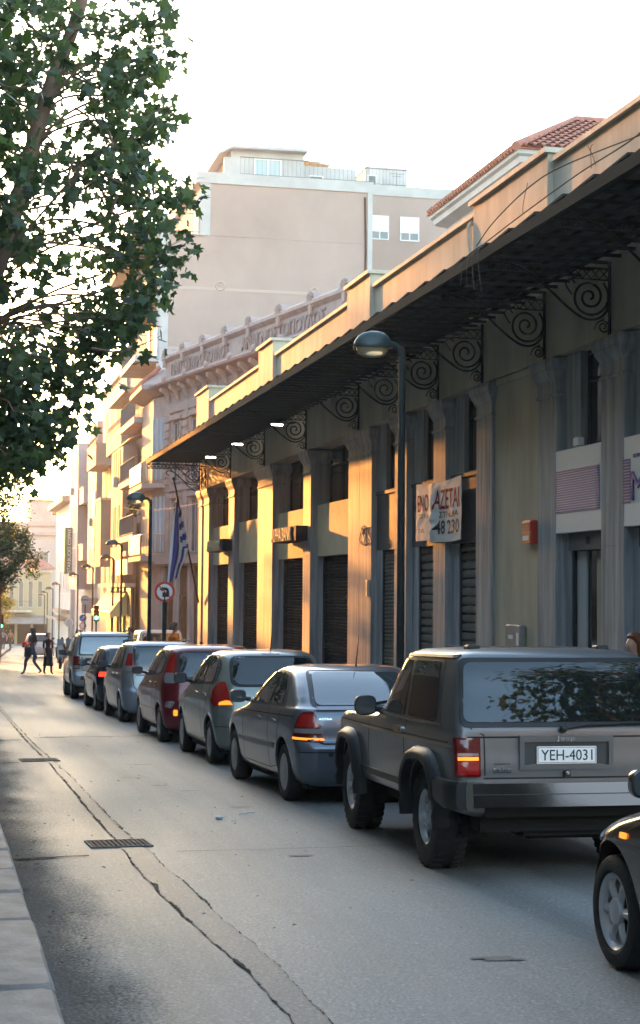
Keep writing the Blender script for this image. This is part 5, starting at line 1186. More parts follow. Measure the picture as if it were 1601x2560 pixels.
def tile_mesh(l,r): 
    b=MB(); b.loft([[(r*k*math.cos(a),y,.02+r*.8*k*math.sin(a)+dz) for a in [math.pi*j/6 for j in range(7)]] for y,k,dz in ((0,1.08,.045),(l,.92,.0))],closed=False); return b
tm_=tile_mesh(.47,.11).mesh('roof_tile',M_ltile); cnt=0
sl_=math.atan2(zr-14.5,ry-ey0); L_=math.hypot(zr-14.5,ry-ey0)
for i in range(int((ex1-ex0)/.27)):
    x=ex0+.15+i*.27
    for k in range(int(L_/.40)):
        f=(k+1)*.40/L_
        if x<ex0+(rx0-ex0)*f-.05 or x>ex1-(ex1-rx1)*f+.05: continue
        if x>22.5 and k<9: continue
        o=link('roof_tile',tm_,vl); o.rotation_euler=(sl_,0,rnd.uniform(-.03,.03)); o.location=Vector((x,ey0+(k*.40/L_)*(ry-ey0),14.52+(k*.40/L_)*(zr-14.5)))-vl.location; cnt+=1
b=MB(); sx_=math.atan2(zr-14.5,rx0-ex0)
for i in range(int((ey1-ey0)/.27)):
    y=ey0+.15+i*.27
    f=1-abs(y-ry)/(ry-ey0)
    b.tube([(ex0-.03,y,14.55),(ex0+(rx0-ex0)*f,y,14.55+(zr-14.5)*f)],.10,6)
o=b.build('side_tiles',M_ltile,**V_); o['kind']='stuff'
for p,q in (((ex0,ey0,14.56),(rx0,ry,zr+.06)),((rx0,ry,zr+.06),(rx1,ry,zr+.06)),((rx1,ry,zr+.06),(ex1,ey0,14.56))): MB().tube([p,q],.13,8).build('ridge_tiles',M_ltile,**V_)
o=MB().box(16.33,16.4,51.6,52.6,10.8,13.0).build('shutter',mat('pale_blue_wood',(.45,.50,.55),.6),**V_)
# ---- the row beyond: cream house, then lilac grey modern flats with projecting bays
ch=thing('cream_house','sunlit cream house with boxy balconies beyond the apartment block','building',(10.3,100,gz(100)))
C_=dict(parent=ch,world=True)
MB().box(10.3,20,98.2,113,-2.6,14.7).build('wall',M_creamw,**C_); MB().box(10.1,20,98.2,113.1,14.7,14.9).build('coping',M_coping,**C_)
MB().box(9.55,10.32,92.0,101.5,12.7,12.95).build('eaves',M_coping,**C_)
for y0,y1,z0,z1,x in ((92.6,101.2,9.75,10.95,9.45),(105.5,112,9.6,11.0,9.2)):
    o=MB().box(x,10.31,y0,y1,z0,z0+.2).box(x,x+.12,y0,y1,z0+.2,z1).box(x+.12,10.31,y0,y0+.12,z0+.2,z1).build('balcony',M_tan if y0<100 else mat('warm_balcony',(.38,.30,.24),.85),**C_); MB().box(x-.04,x+.16,y0-.03,y1,z1,z1+.06).build('coping',M_coping,o,True)
MB().box(9.5,10.31,92.0,98.2,-2.5,9.75).build('side_bay',M_creamw,**C_)
for zt in (1.6,4.6,7.7,11.2):
    for y in (99.2,102.5,106,109.5): win(ch,y,y+1.0,10.3,zt,zt+2.1,'x',glass=mat('brown_shutter',(.16,.10,.06),.7),frame=M_tan,nm=1)
    for y in (93.2,95.6): 
        if zt<9: win(ch,y,y+.9,9.5,zt,zt+1.9,'x',glass=MATS['brown_shutter'],frame=M_tan,nm=1)
MB().box(9.2,10.32,101.5,105,3.2,7.2).build('bay',M_tan,**C_); MB().box(9.15,10.32,101.4,105.1,7.2,7.35).build('coping',M_coping,**C_)
gb=thing('modern_flats','lilac grey modern flats with projecting bays and box balconies','building',(10.5,118,gz(118)))
G_=dict(parent=gb,world=True)
MB().box(11.1,21,113.1,146,-3.4,12.2).build('wall',M_grayw,**G_)
MB().box(10.05,11.1,114.5,121,2.2,13.3).build('projecting_bay',M_grayw,**G_); MB().box(9.85,11.1,128,136,2.0,12.9).box(9.87,11.1,128.02,136,1.8,2.0).build('projecting_bay',M_grayw,**G_)
for zt in (9.3,5.1,1.2):
    o=MB().box(9.95,11.1,124,127.99,zt-1.15,zt-.95).box(9.95,10.07,124,127.99,zt-.95,zt).box(10.07,11.1,124,124.12,zt-.95,zt).build('balcony',M_grayw,**G_); MB().box(9.9,10.12,123.97,127.9,zt,zt+.07).build('coping',M_whit,o,True)
    win(gb,124.4,126.6,11.1,zt-.9,zt+1.5,'x')
for zt in (10.0,6.2,3.0):
    for y in (129,131,133.5): win(gb,y,y+.9,9.85,zt,zt+2.0,'x',glass=MATS['brown_shutter'],nm=1)
    for y in (115.3,118): win(gb,y,y+1,10.05,zt,zt+2.0,'x',glass=MATS['brown_shutter'],nm=1)
    for y in (138,141,144): win(gb,y,y+1.2,11.1,zt,zt+1.9,'x')
MB().box(10.0,10.06,115,117.5,4.5,8.5).build('sign_panel',mat('tan_board',(.45,.33,.22),.7),**G_)
lf=thing('corner_house','pale house with projecting eaves at the bend, left of the lilac flats','building',(10.4,155,gz(155)))
MB().box(10.75,20,146.2,166,-3.9,9.4).build('wall',M_whit,lf,True); MB().box(9.9,20,146,166.5,9.4,9.9).build('eaves',M_tan,lf,True)
for zt in (5.2,1.4):
    for y in (147.5,150.5,154,158): win(lf,y,y+1.2,10.75,zt,zt+2.1,'x',nm=1,glass=MATS['brown_shutter'])
MB().box(10.0,10.75,147,162,-.3,0).box(9.7,10.75,146.5,164,-.9,-.7).build('shop_canopy',M_tan,lf,True)
# clutter on the far fronts: air conditioners, rails, small awnings
acm=MB().cbox(-.25,.0,0,.8,0,.55,c=.03).mesh('air_conditioner',M_whit)
for par,pts in ((ch,((10.3,104.0,7.4),(10.3,108,4.3),(9.5,94.7,7.6),(10.3,101.2,11.0))),(gb,((9.85,132.4,9.2),(11.1,139.6,6.0),(10.05,117,6.2),(11.1,125.2,6.4)))):
    for p in pts: o=link('air_conditioner',acm,par,False); o.location=Vector(p)-par.location
for x,y0,y1,z in ((9.45,92.7,101,10.95),(9.2,105.6,111.9,11.0)): railing(ch,[(x+.05,y0,z),(x+.05,y1,z)],.45,.25)
for y,z in ((99.2,13.4),(102.5,9.9),(106,6.8)): MB().loft([[(9.6,y-.1,z-.55),(9.6,y-.1,z-.52),(10.29,y-.1,z),(10.29,y-.1,z-.04)],[(9.6,y+1.2,z-.55),(9.6,y+1.2,z-.52),(10.29,y+1.2,z),(10.29,y+1.2,z-.04)]]).build('window_awning',M_awn0,ch,True)
# green vertical banner of the coffee shop
t=thing('shop_banner','tall green vertical banner with white lettering projecting from the house front','sign',(9.6,133,3.1))
MB().box(9.26,9.98,133,133.12,3.0,6.65).build('panel',M_bgreen,t,True); MB().tube([(9.3,133.06,6.6),(10.0,133.06,6.6)],.04,6).tube([(9.3,133.06,3.05),(10.0,133.06,3.05)],.04,6).build('bracket',M_rail,t,True)
o=link('lettering',text_mesh('STARBUCKS COFFEE',mat('banner_white',(.8,.8,.8),.5),width=3.4,height=.26,depth=.01),t); o.rotation_euler=(0,R(-90),0); o.location=Vector((9.76,132.985,3.14))-t.location
# striped shop awning with scalloped front
M_awn=mat('awning_cream',(.74,.58,.27),.8); M_aws=mat('awning_stripe',(.24,.13,.05),.8)
t=thing('striped_awning','cream striped shop awning lit by the low sun over the pavement','awning',(9.3,93,.3))
n=22
for i in range(n):
    y0=88.6+11.0*i/n; y1=88.6+11.0*(i+1)/n; m=MB()
    A=[(9.48,1.72),(9.1,1.25),(8.6,.62),(8.58,.34)]
    for p,q in zip(A,A[1:]): m.add([(p[0],y0,p[1]),(p[0],y1,p[1]),(q[0],y1,q[1]),(q[0],y0,q[1])],[(0,1,2,3)])
    m.add([(8.58,y0,.34),(8.58,y1,.34),(8.58,y0+(y1-y0)*.5,.22)],[(0,1,2)])
    m.build('stripe',M_awn if i%2 else M_aws,t,True)
for y in (88.6,99.6): MB().add([(9.48,y,1.72),(9.1,y,1.25),(8.6,y,.62),(8.58,y,.34),(9.48,y,.45)],[(0,1,2,3,4)]).build('side_cheek',M_awn,t,True)
MB().tube([(8.6,88.6,.62),(8.6,99.6,.62)],.03,6).tube([(8.6,88.7,.6),(9.48,88.7,.9)],.02,5).tube([(8.6,99.5,.6),(9.48,99.5,.9)],.02,5).build('frame',M_rail,t,True)
sf=thing('storefront','dark recessed shop front under the striped awning with boxed signs above','shop',(9.5,92,gz(92)))
MB().box(9.49,9.56,86.2,99.8,-2.2,1.9).build('glazing',mat('warm_dark_glass',(.035,.022,.012),.2),sf,True)
for y in (86.2,89.6,93,96.4): MB().box(9.40,9.49,y,y+.25,-2.2,1.9).build('mullion',M_tan,sf,True)
for y0,y1,x in ((86.3,88.6,9.2),(90,92.5,9.25)): MB().box(x,9.5,y0,y1,2.6,3.4).build('sign_box',mat('lightbox_white',(.6,.57,.5),.5),sf,True)
MB().box(9.0,9.56,85.5,100,1.95,2.15).box(8.9,9.5,84.2,88,3.5,3.75).build('ledge',M_coping,sf,True)
# ---- closing the street: yellow shuttered house and the long pale building behind it
yh=thing('yellow_house','yellow two storey house with tall grey shutters and a tiled roof closing the street','building',(9,186,gz(186)))
MB().box(4.5,11.5,186,196,-4.3,4.0).build('wall',mat('pale_yellow_wall',(.42,.35,.225),.85),yh,True)
MB().add([(3.9,185.4,4.0),(12.1,185.4,4.0),(12.1,196,4.0),(3.9,196,4.0),(6.5,190.5,5.9),(9.8,190.5,5.9)],[(0,1,5,4),(1,2,5),(2,3,4,5),(3,0,4),(3,2,1,0)]).build('roof',M_ltile,yh,True)
MB().box(4.4,11.6,185.7,186,3.6,4.0).build('cornice',M_coping,yh,True)
for i in range(6): win(yh,5.0+i*1.02,5.55+i*1.02,186,-.2,2.7,nm=1,glass=mat('grey_shutter',(.20,.18,.15),.7),frame=M_coping)
MB().box(4.5,9.5,184.8,186,-.75,-.5).build('balcony',M_coping,yh,True); railing(yh,[(4.5,184.85,-.5),(9.5,184.85,-.5)],.95,.2)
o=MB().loft([[(4.0,185.9,-1.1),(4.0,183.6,-1.9),(4.0,183.6,-2.0),(4.0,185.9,-1.25)],[(11,185.9,-1.1),(11,183.6,-1.9),(11,183.6,-2.0),(11,185.9,-1.25)]]).build('shop_awning',M_tan,yh,True)
for i in range(4): MB().box(4.6+i*1.7,6.0+i*1.7,185.95,186.01,-4.2,-1.5).build('shop_window',MATS['warm_dark_glass'],yh,True)
eb=thing('pale_building','long pale pink building closing the far end of the street','building',(8,206,gz(206)))
MB().box(-12,16,206,222,-4.8,9.4).build('wall',mat('pale_pink_wall',(.42,.35,.325),.85,var=.06,vscale=.4),eb,True); MB().box(-12.2,16.2,205.6,222,8.3,8.7).box(-12.2,16.2,205.7,222,9.4,9.9).build('cornice',M_pinkd,eb,True)
MB().box(10.3,14.5,209,216,9.9,12.6).build('roof_room',M_pink,eb,True); MB().box(10.1,14.7,208.8,216,12.6,12.8).build('roof',M_ltile,eb,True); win(eb,12.9,13.6,209,10.8,12.2,nm=1,glass=M_glassd)
for i in range(8):
    for z in (-.5,4.0): win(eb,-9+i*2.9,-7.8+i*2.9,206,z,z+2.4,nm=1,glass=MATS['grey_shutter'])
MB().box(-12,4.2,204,206,-1.6,-1.3).box(-12,4.2,205.98,206.02,-4.6,-1.7).build('shop_canopy',M_tan,eb,True)
# ---- the other side of the street, beyond the left edge of the picture: it keeps the road in shade
M_och=mat('ochre_wall',(.20,.165,.12),.85,var=.15,vscale=.8)
for i,(y0,y1,zt,m,lab) in enumerate(((-45,-22,15.0,mat('dim_wall',(.24,.22,.20),.85),'plain whitewashed house across the street, behind the camera'),(-8,22,16.7,M_och,'ochre house across the street from the market building'),(22.2,52,16.7,mat('dim_cream',(.22,.18,.13),.85),'cream house across the street, second from the square'),(52.2,86,16.7,mat('dim_pink',(.22,.16,.15),.85),'pink house across the street, third from the square'),(86.2,126.5,16.75,M_och,'ochre corner house across the street, nearest the square'))):
    x=-4.2 if y0<80 else -3.4
    h_=thing('street_house',lab,'building',(x-5,(y0+y1)/2,gz((y0+y1)/2)),group='houses on the other side of the street')
    MB().box(x-12,x,y0,y1,gz(y1)-.3,zt-.4).build('wall',m,h_,True); MB().box(x-12,x+.25,y0,y1,zt-.4,zt).build('cornice',M_coping,h_,True)
    MB().box(x-.3,x+.07,y0+.1,y1-.1,gz(y1)-.3,gz(y0)+3.1).build('reflection_dark_strip',mat('reflection_dark',(.015,.015,.015),.6,spec=.2),h_,True)  # unseen dark strip added so the parked car sides reflect dark
    k=int((y1-y0)/4)
    for q in range(k):
        for f in range(4):
            yy=y0+1.4+q*4; z0=gz(y1)+.5+f*4.1
            MB().box(x-.04,x+.05,yy,yy+1.3,z0+.3,z0+2.7).build('window',mat('street_shutter',(.10,.10,.09),.6),h_,True)

for x0,x1,y0,y1,zt,lab in ((9,22,-34,-12,12.5,'added stone coloured house, unseen on the market side behind the viewer'),(-14,10,-62,-50,14,'added unseen house closing the street behind the viewer')):
    h_=thing('street_house',lab,'building',((x0+x1)/2,(y0+y1)/2,gz((y0+y1)/2)),group='added houses behind the viewer')  # unseen houses, added to darken what the tailgate reflects
    MB().box(x0,x1,y0,y1,gz(y1)-.3,zt).build('wall',MATS['dim_wall'],h_,True); MB().box(x0-.2,x1+.2,y0-.2,y1+.2,zt,zt+.3).build('cornice',M_coping,h_,True)
    for q in range(int((x1-x0)/3)):
        for f in range(3): MB().box(x0+.8+q*3,x0+2.0+q*3,y1-.02,y1+.05,gz(y1)+.9+f*3.8,gz(y1)+3.1+f*3.8).build('window',MATS['street_shutter'],h_,True)
# ================================================================== street lamps, signs, flag, wires
M_post=mat('lamp_post_green',(.018,.025,.025),.55,spec=.25,var=.25,vscale=8)
M_dome=mat('lamp_dome_teal',(.028,.043,.042),.42,coat=.15)
M_bowl=mat('lamp_bowl_glass',(.55,.42,.24),.12,trans=.5,ior=1.4)
def lamp_meshes():
    post=MB().lathe([(.095,0),(.095,.25),(.07,.32),(.056,.9),(.053,3.2),(.048,5.35),(.03,5.42),(.001,5.43)],16).mesh('post',M_post,40)
    arm=MB().tube(spline([(0,0,5.30),(-.06,0,5.42),(-.2,0,5.46),(-.34,0,5.45)],4),[.045]*4+[.04]*9,8).mesh('arm',M_post,40)
    rings=[]
    for z,f in ((5.40,1.0),(5.425,1.03),(5.45,1.0),(5.50,.93),(5.56,.78),(5.605,.52),(5.625,.2),(5.627,.01)): rings.append([(-.42+.28*f*math.cos(a)+.02*(1-f),.155*f*math.sin(a),z) for a in [2*math.pi*j/24 for j in range(24)]])
    dome=MB().loft(rings).mesh('dome',M_dome,45)
    rings=[[( -.43+.23*f*math.cos(a),.13*f*math.sin(a),z) for a in [2*math.pi*j/24 for j in range(24)]] for z,f in ((5.40,1.0),(5.36,.97),(5.31,.82),(5.275,.5),(5.265,.02))]
    return (('post',post),('arm',arm),('dome',dome),('bowl',MB().loft(rings).mesh('bowl',M_bowl,60)))
_lm=lamp_meshes()
def lamp(x,y,sc,label):
    t=thing('street_lamp',label,'street lamp',(x,y,gz(y)+.12),group='street lamps along the pavement'); t.scale=(1,1,sc)
    for n_,me in _lm: link(n_,me,t)
lamp(6.22,22.6,1.04,'nearest green street lamp standing before the grey shutters')
for x,y,sc,lab in ((5.83,48.5,1.0,'street lamp whose post rises beside the round red and white road sign'),(7.75,75,1.0,'street lamp crossing the right half of the striped awning'),(8.86,90,1.0,'street lamp crossing the left half of the striped awning'),(9.0,104,1.0,'street lamp at the left tip of the striped awning'),(9.25,119,1.0,'street lamp just right of the green vertical banner'),
    (9.8,146,1.0,'street lamp in front of the yellow shuttered house'),(10.0,158,.98,'second lamp beyond the green banner, lower than its nearer neighbour'),(10.1,168,.95,'third small lamp beyond the green banner'),(10.3,176,.93,'farthest and lowest street lamp at the end of the street')): lamp(x,y,sc,lab)
M_red=mat('sign_red',(.62,.045,.02),.4); M_sw=mat('sign_white',(.85,.85,.83),.4); M_sb=mat('sign_blue_road',(.03,.12,.45),.4); M_sg=mat('sign_back_grey',(.35,.36,.38),.5,metal=.3)
def disc(r,y,n=32): return [(r*math.cos(2*math.pi*i/n),y,r*math.sin(2*math.pi*i/n)) for i in range(n)]
def road_sign(x,y,z,r,label,kind,pole_r=.03,group=None,pole_to=None):
    t=thing('road_sign',label,'road sign',(x,y,gz(y)+.12),(0,0,R(-6)),group); zz=z-(gz(y)+.12)
    MB().tube([(0,.04,0),(0,.04,zz+(0 if not pole_to else pole_to))],pole_r,8).build('pole',M_post,t,smooth=50)
    def D(r0,ya,yb,m,name): 
        o=MB().loft([disc(r0,ya),disc(r0,yb)]).build(name,m,t); o.location=(0,0,zz); return o
    if kind=='noturn':
        D(r,-.005,.01,M_red,'rim'); D(r*.76,-.008,-.004,M_sw,'face')
        o=MB().tube(spline([(r*.30,-.012,-r*.48),(r*.30,-.012,r*.0),(r*.22,-.012,r*.22),(0,-.012,r*.30),(-r*.18,-.012,r*.26)],5),r*.13,4).prism([(-r*.20,r*.50),(-r*.52,r*.24),(-r*.20,r*.02)],1,-.014,-.010).prism([(-r*.22,-r*.50),(r*.2,-r*.50),(r*.2,-r*.05),(-r*.22,-r*.05)],1,-.0135,-.0105).build('symbol',M_plblk,t); o.location=(0,0,zz)
        a=R(-45); c,s_=math.cos(a),math.sin(a); q=[(-r*.80,-r*.06),(r*.80,-r*.06),(r*.80,r*.06),(-r*.80,r*.06)]
        o=MB().prism([(c*u-s_*v,s_*u+c*v) for u,v in q],1,-.019,-.016).build('bar',M_red,t); o.location=(0,0,zz)
    elif kind=='white': D(r,-.005,.01,M_sw,'face'); D(r*.7,-.0075,-.004,mat('sign_face_pale',(.70,.70,.70),.5),'inner_face')
    elif kind=='back': D(r,-.005,.01,M_sg,'plate'); o=MB().box(-r*.8,r*.8,-.02,-.006,-.02,.02).build('clamp',M_post,t); o.location=(0,0,zz)
    elif kind=='pair':
        D(r,-.005,.01,M_sb,'blue_face'); o=MB().tube([(-r*.4,-.01,-r*.4),(r*.35,-.01,r*.35)],r*.1,4).prism([(r*.5,r*.5),(r*.5,-r*.05),(-r*.05,r*.5)],1,-.012,-.008).build('arrow',M_sw,t); o.location=(0,0,zz)
        for rr,ya,m,nm in ((r,-.005,M_red,'red_rim'),(r*.72,-.008,M_sw,'white_face')):
            o=MB().loft([disc(rr,ya),disc(rr,ya+.01)]).build(nm,m,t); o.location=(0,0,zz-r*2.15)
road_sign(5.69,44,1.77,.27,'round red and white road sign with a struck-out turn arrow beside the flag','noturn',.055)
road_sign(7.4,90,1.25,.24,'grey back of a round road sign left of the striped awning','back')
road_sign(7.3,100,-.16,.26,'white round road sign above the motorbikes','white')
road_sign(7.7,95,.2,.20,'blue round road sign above a red ringed one on one pole','pair')
def signal(x,y,z,label):
    t=thing('traffic_light',label,'traffic light',(x,y,gz(y)+.1)); zz=z-gz(y)-.1
    MB().tube([(0,.06,0),(0,.06,zz+.3)],.045,8).build('pole',M_post,t)
    MB().cbox(-.14,.14,-.08,.06,zz-.18,zz+.66,c=.03).build('housing',M_black,t)
    for i,m in enumerate((mat('lit_green',(.1,.9,.5),.4,emit=(.12,1,.62),estr=1.1),mat('amber_off',(.10,.05,.01),.3),mat('red_off',(.09,.01,.01),.3))):
        MB().sphere((0,-.08,zz+i*.24),.10,.03,.10,12,6).build('lens',m,t)
        MB().loft([[(.12*math.cos(a),yy,zz+i*.24+.12*math.sin(a)) for a in [math.pi*j/8 for j in range(9)]] for yy in (-.08,-.22)],closed=False).build('hood',M_black,t)
signal(8.0,90,.3,'traffic light showing green under the striped awning'); signal(3.35,100,-.37,'traffic light showing green beside the dark shrub at the left')
# flag hanging from a slanted pole on the market building
t=thing('flag','blue and white striped flag hanging limp from a slanting pole','flag',(8.34,56.2,1.5))
MB().tube([(8.42,56.2,1.40),(7.48,55.8,5.5)],.03,8).sphere((7.47,55.8,5.54),.06).build('pole',M_post,t,True)
M_fb=mat('flag_blue',(.03,.05,.24),.7); M_fw=mat('flag_white',(.66,.66,.68),.7)
def flag():
    b=MB(); nu,nv=40,40; vs=[]
    def lerp(T,v):
        for (a,p),(c,q) in zip(T,T[1:]):
            if v<=c: return p+(q-p)*(v-a)/(c-a)
        return T[-1][1]
    LE=[(0,7.60),(.25,7.50),(.6,7.40),(1,7.32)]; RE=[(0,7.64),(.15,7.72),(.6,8.00),(.72,7.96),(1,7.70)]
    for j in range(nv+1):
        v=j/nv
        for i in range(nu+1):
            u=i/nu; x=lerp(LE,v)+(lerp(RE,v)-lerp(LE,v))*u
            fold=.10*math.sin(u*11+v*1.5)*(.2+min(1,v*1.6))+.04*math.sin(u*23+v*4)
            zb=4.95-2.9*v; zr=4.95-2.75*v+ (.12*math.sin(v*9) if v>.8 else 0); vs.append((x,55.9+fold,zb+(zr-zb)*u))
    q=nu+1
    for j in range(nv):
        for i in range(nu):
            u=(i+.5)/nu; v=(j+.5)/nv
            if u>.60 and v<.62: blue=int(v*14+u*2)%2==0
            else: blue=(.16<u<.50) or (.68<u<.80 and v>.62)
            b.f.append((j*q+i,j*q+i+1,(j+1)*q+i+1,(j+1)*q+i)); b.m.append(0 if blue else 1)
    b.v=vs; return b
flag().build('cloth',[M_fb,M_fw],t,True,smooth=60)
t=thing('overhead_cable','thin cable sagging across the street from house to house','cable',(9.9,100,9))
b=MB(); b.tube([(9.9-1.35*i/24,127-70*i/24,10.7-5.9*i/24-1.3*math.sin(math.pi*i/24)) for i in range(25)],.009,4); b.build('cable',M_under,t,True)
# ------------------------------------------------------------------ scooters
def scooter(label,x,y,rz,c):
    t=thing('scooter',label,'scooter',(x,y,gz(y)+.12),(0,0,rz),'parked scooters and motorbikes')
    for yy in (-.62,.62):
        w_=empty('wheel',(0,yy,.27)); w_.parent=t
        MB().lathe([(.17,-.05),(.25,-.055),(.27,0),(.25,.055),(.17,.05)],20,axis='x').build('tyre',M_tyre,w_); MB().lathe([(.17,-.03),(.05,-.05),(.05,.05),(.17,.03)],16,axis='x').build('rim',M_alloy,w_)
    P=paint('scooter_'+c[0],c[1],.1,.3)
    MB().loft([[(sx*w_,y_,z) for sx,z in ((-1,z0),(1,z0),(.8,z1),(-.8,z1))] for y_,w_,z0,z1 in ((-.95,.06,.55,.72),(-.7,.16,.42,.78),(-.2,.17,.30,.76),(.05,.13,.28,.55),(.1,.14,.24,.32),(.4,.14,.24,.32))]).build('rear_body',P,t,smooth=40)
    MB().loft([[(-w_,y_-.03,z),(w_,y_-.03,z),(w_*.7,y_+.06,z),(-w_*.7,y_+.06,z)] for w_,y_,z in ((.10,.62,.30),(.19,.52,.55),(.20,.46,.85),(.12,.42,1.0))]).build('front_shield',P,t,smooth=40)
    MB().cbox(-.14,.14,-.85,.02,.76,.86,c=.04).build('seat',M_black,t,smooth=60)
    MB().tube([(0,.62,.27),(0,.44,1.0)],.03,8).tube([(-.33,.36,1.06),(-.1,.42,1.02),(.1,.42,1.02),(.33,.36,1.06)],.018,6).build('handlebar',M_black,t)
    for s_ in (-1,1): MB().tube([(s_*.25,.38,1.05),(s_*.3,.4,1.22)],.008,5).sphere((s_*.3,.4,1.26),.06,.02,.045,10,6).build('mirror',M_black,t)
    MB().loft([[(-.13,.50,1.0),(.13,.50,1.0)],[(-.14,.42,1.24),(.14,.42,1.24)]],closed=False,cap=False).build('windscreen',mat('screen_plastic',(.06,.06,.065),.15),t)
    MB().sphere((0,.60,.78),.08,.05,.07,10,6).build('headlight',M_clear,t); MB().cbox(-.17,.17,-1.15,-.85,.78,1.05,c=.06).build('top_box',P,t,smooth=50)
scooter('dark scooter with a windscreen parked by the far corner of the market',6.9,49.3,R(160),('black',(.012,.012,.013)))
scooter('grey scooter parked against the far pilaster of the market building',7.6,51.0,R(150),('grey',(.09,.09,.095)))
scooter('scooter parked beyond the compact off-roader, left one of the pair',4.85,71,R(175),('ochre',(.10,.06,.02)))
scooter('scooter parked beyond the compact off-roader, right one of the pair',5.35,72.5,R(170),('bronze',(.07,.045,.025)))
# ------------------------------------------------------------------ people
M_skin=mat('skin',(.42,.24,.16),.5); M_hairb=mat('dark_hair',(.018,.012,.009),.5); M_hairr=mat('auburn_hair',(.12,.035,.012),.45); M_hairg=mat('grey_hair',(.12,.11,.10),.6)
def cloth(n_,c): return mat('cloth_'+n_,c,.85,var=.2,vscale=9)
def skin_body(joints,edges,seg,mats):
    """one continuous skinned body; seg maps each edge to a material index"""
    me=bpy.data.meshes.new('sk'); me.from_pydata([j[:3] for j in joints],edges,[]); o=bpy.data.objects.new('sk',me); COL.objects.link(o)
    md=o.modifiers.new('s','SKIN'); md.use_smooth_shade=True; md.branch_smoothing=.6
    for i,j in enumerate(joints): me.skin_vertices[0].data[i].radius=(j[3],j[4] if len(j)>4 else j[3])
    me.skin_vertices[0].data[0].use_root=True
    s2=o.modifiers.new('d','SUBSURF'); s2.levels=2; s2.render_levels=2
    bpy.context.view_layer.update()
    nm=bpy.data.meshes.new_from_object(o.evaluated_get(bpy.context.evaluated_depsgraph_get())); bpy.data.objects.remove(o)
    nm.materials.clear()
    for m in mats: nm.materials.append(m)
    J=[Vector(j[:3]) for j in joints]
    for p in nm.polygons:
        best=9;bi=0
        for k,(a,b) in enumerate(edges):
            ab=J[b]-J[a]; t=max(0,min(1,(p.center-J[a]).dot(ab)/max(ab.length_squared,1e-9))); d=(p.center-J[a]-ab*t).length/max(.03,joints[a][3]*(1-t)+joints[b][3]*t)
            if d<best: best=d;bi=k
        p.material_index=seg[bi]; p.use_smooth=True
    nm.name='body'; return nm
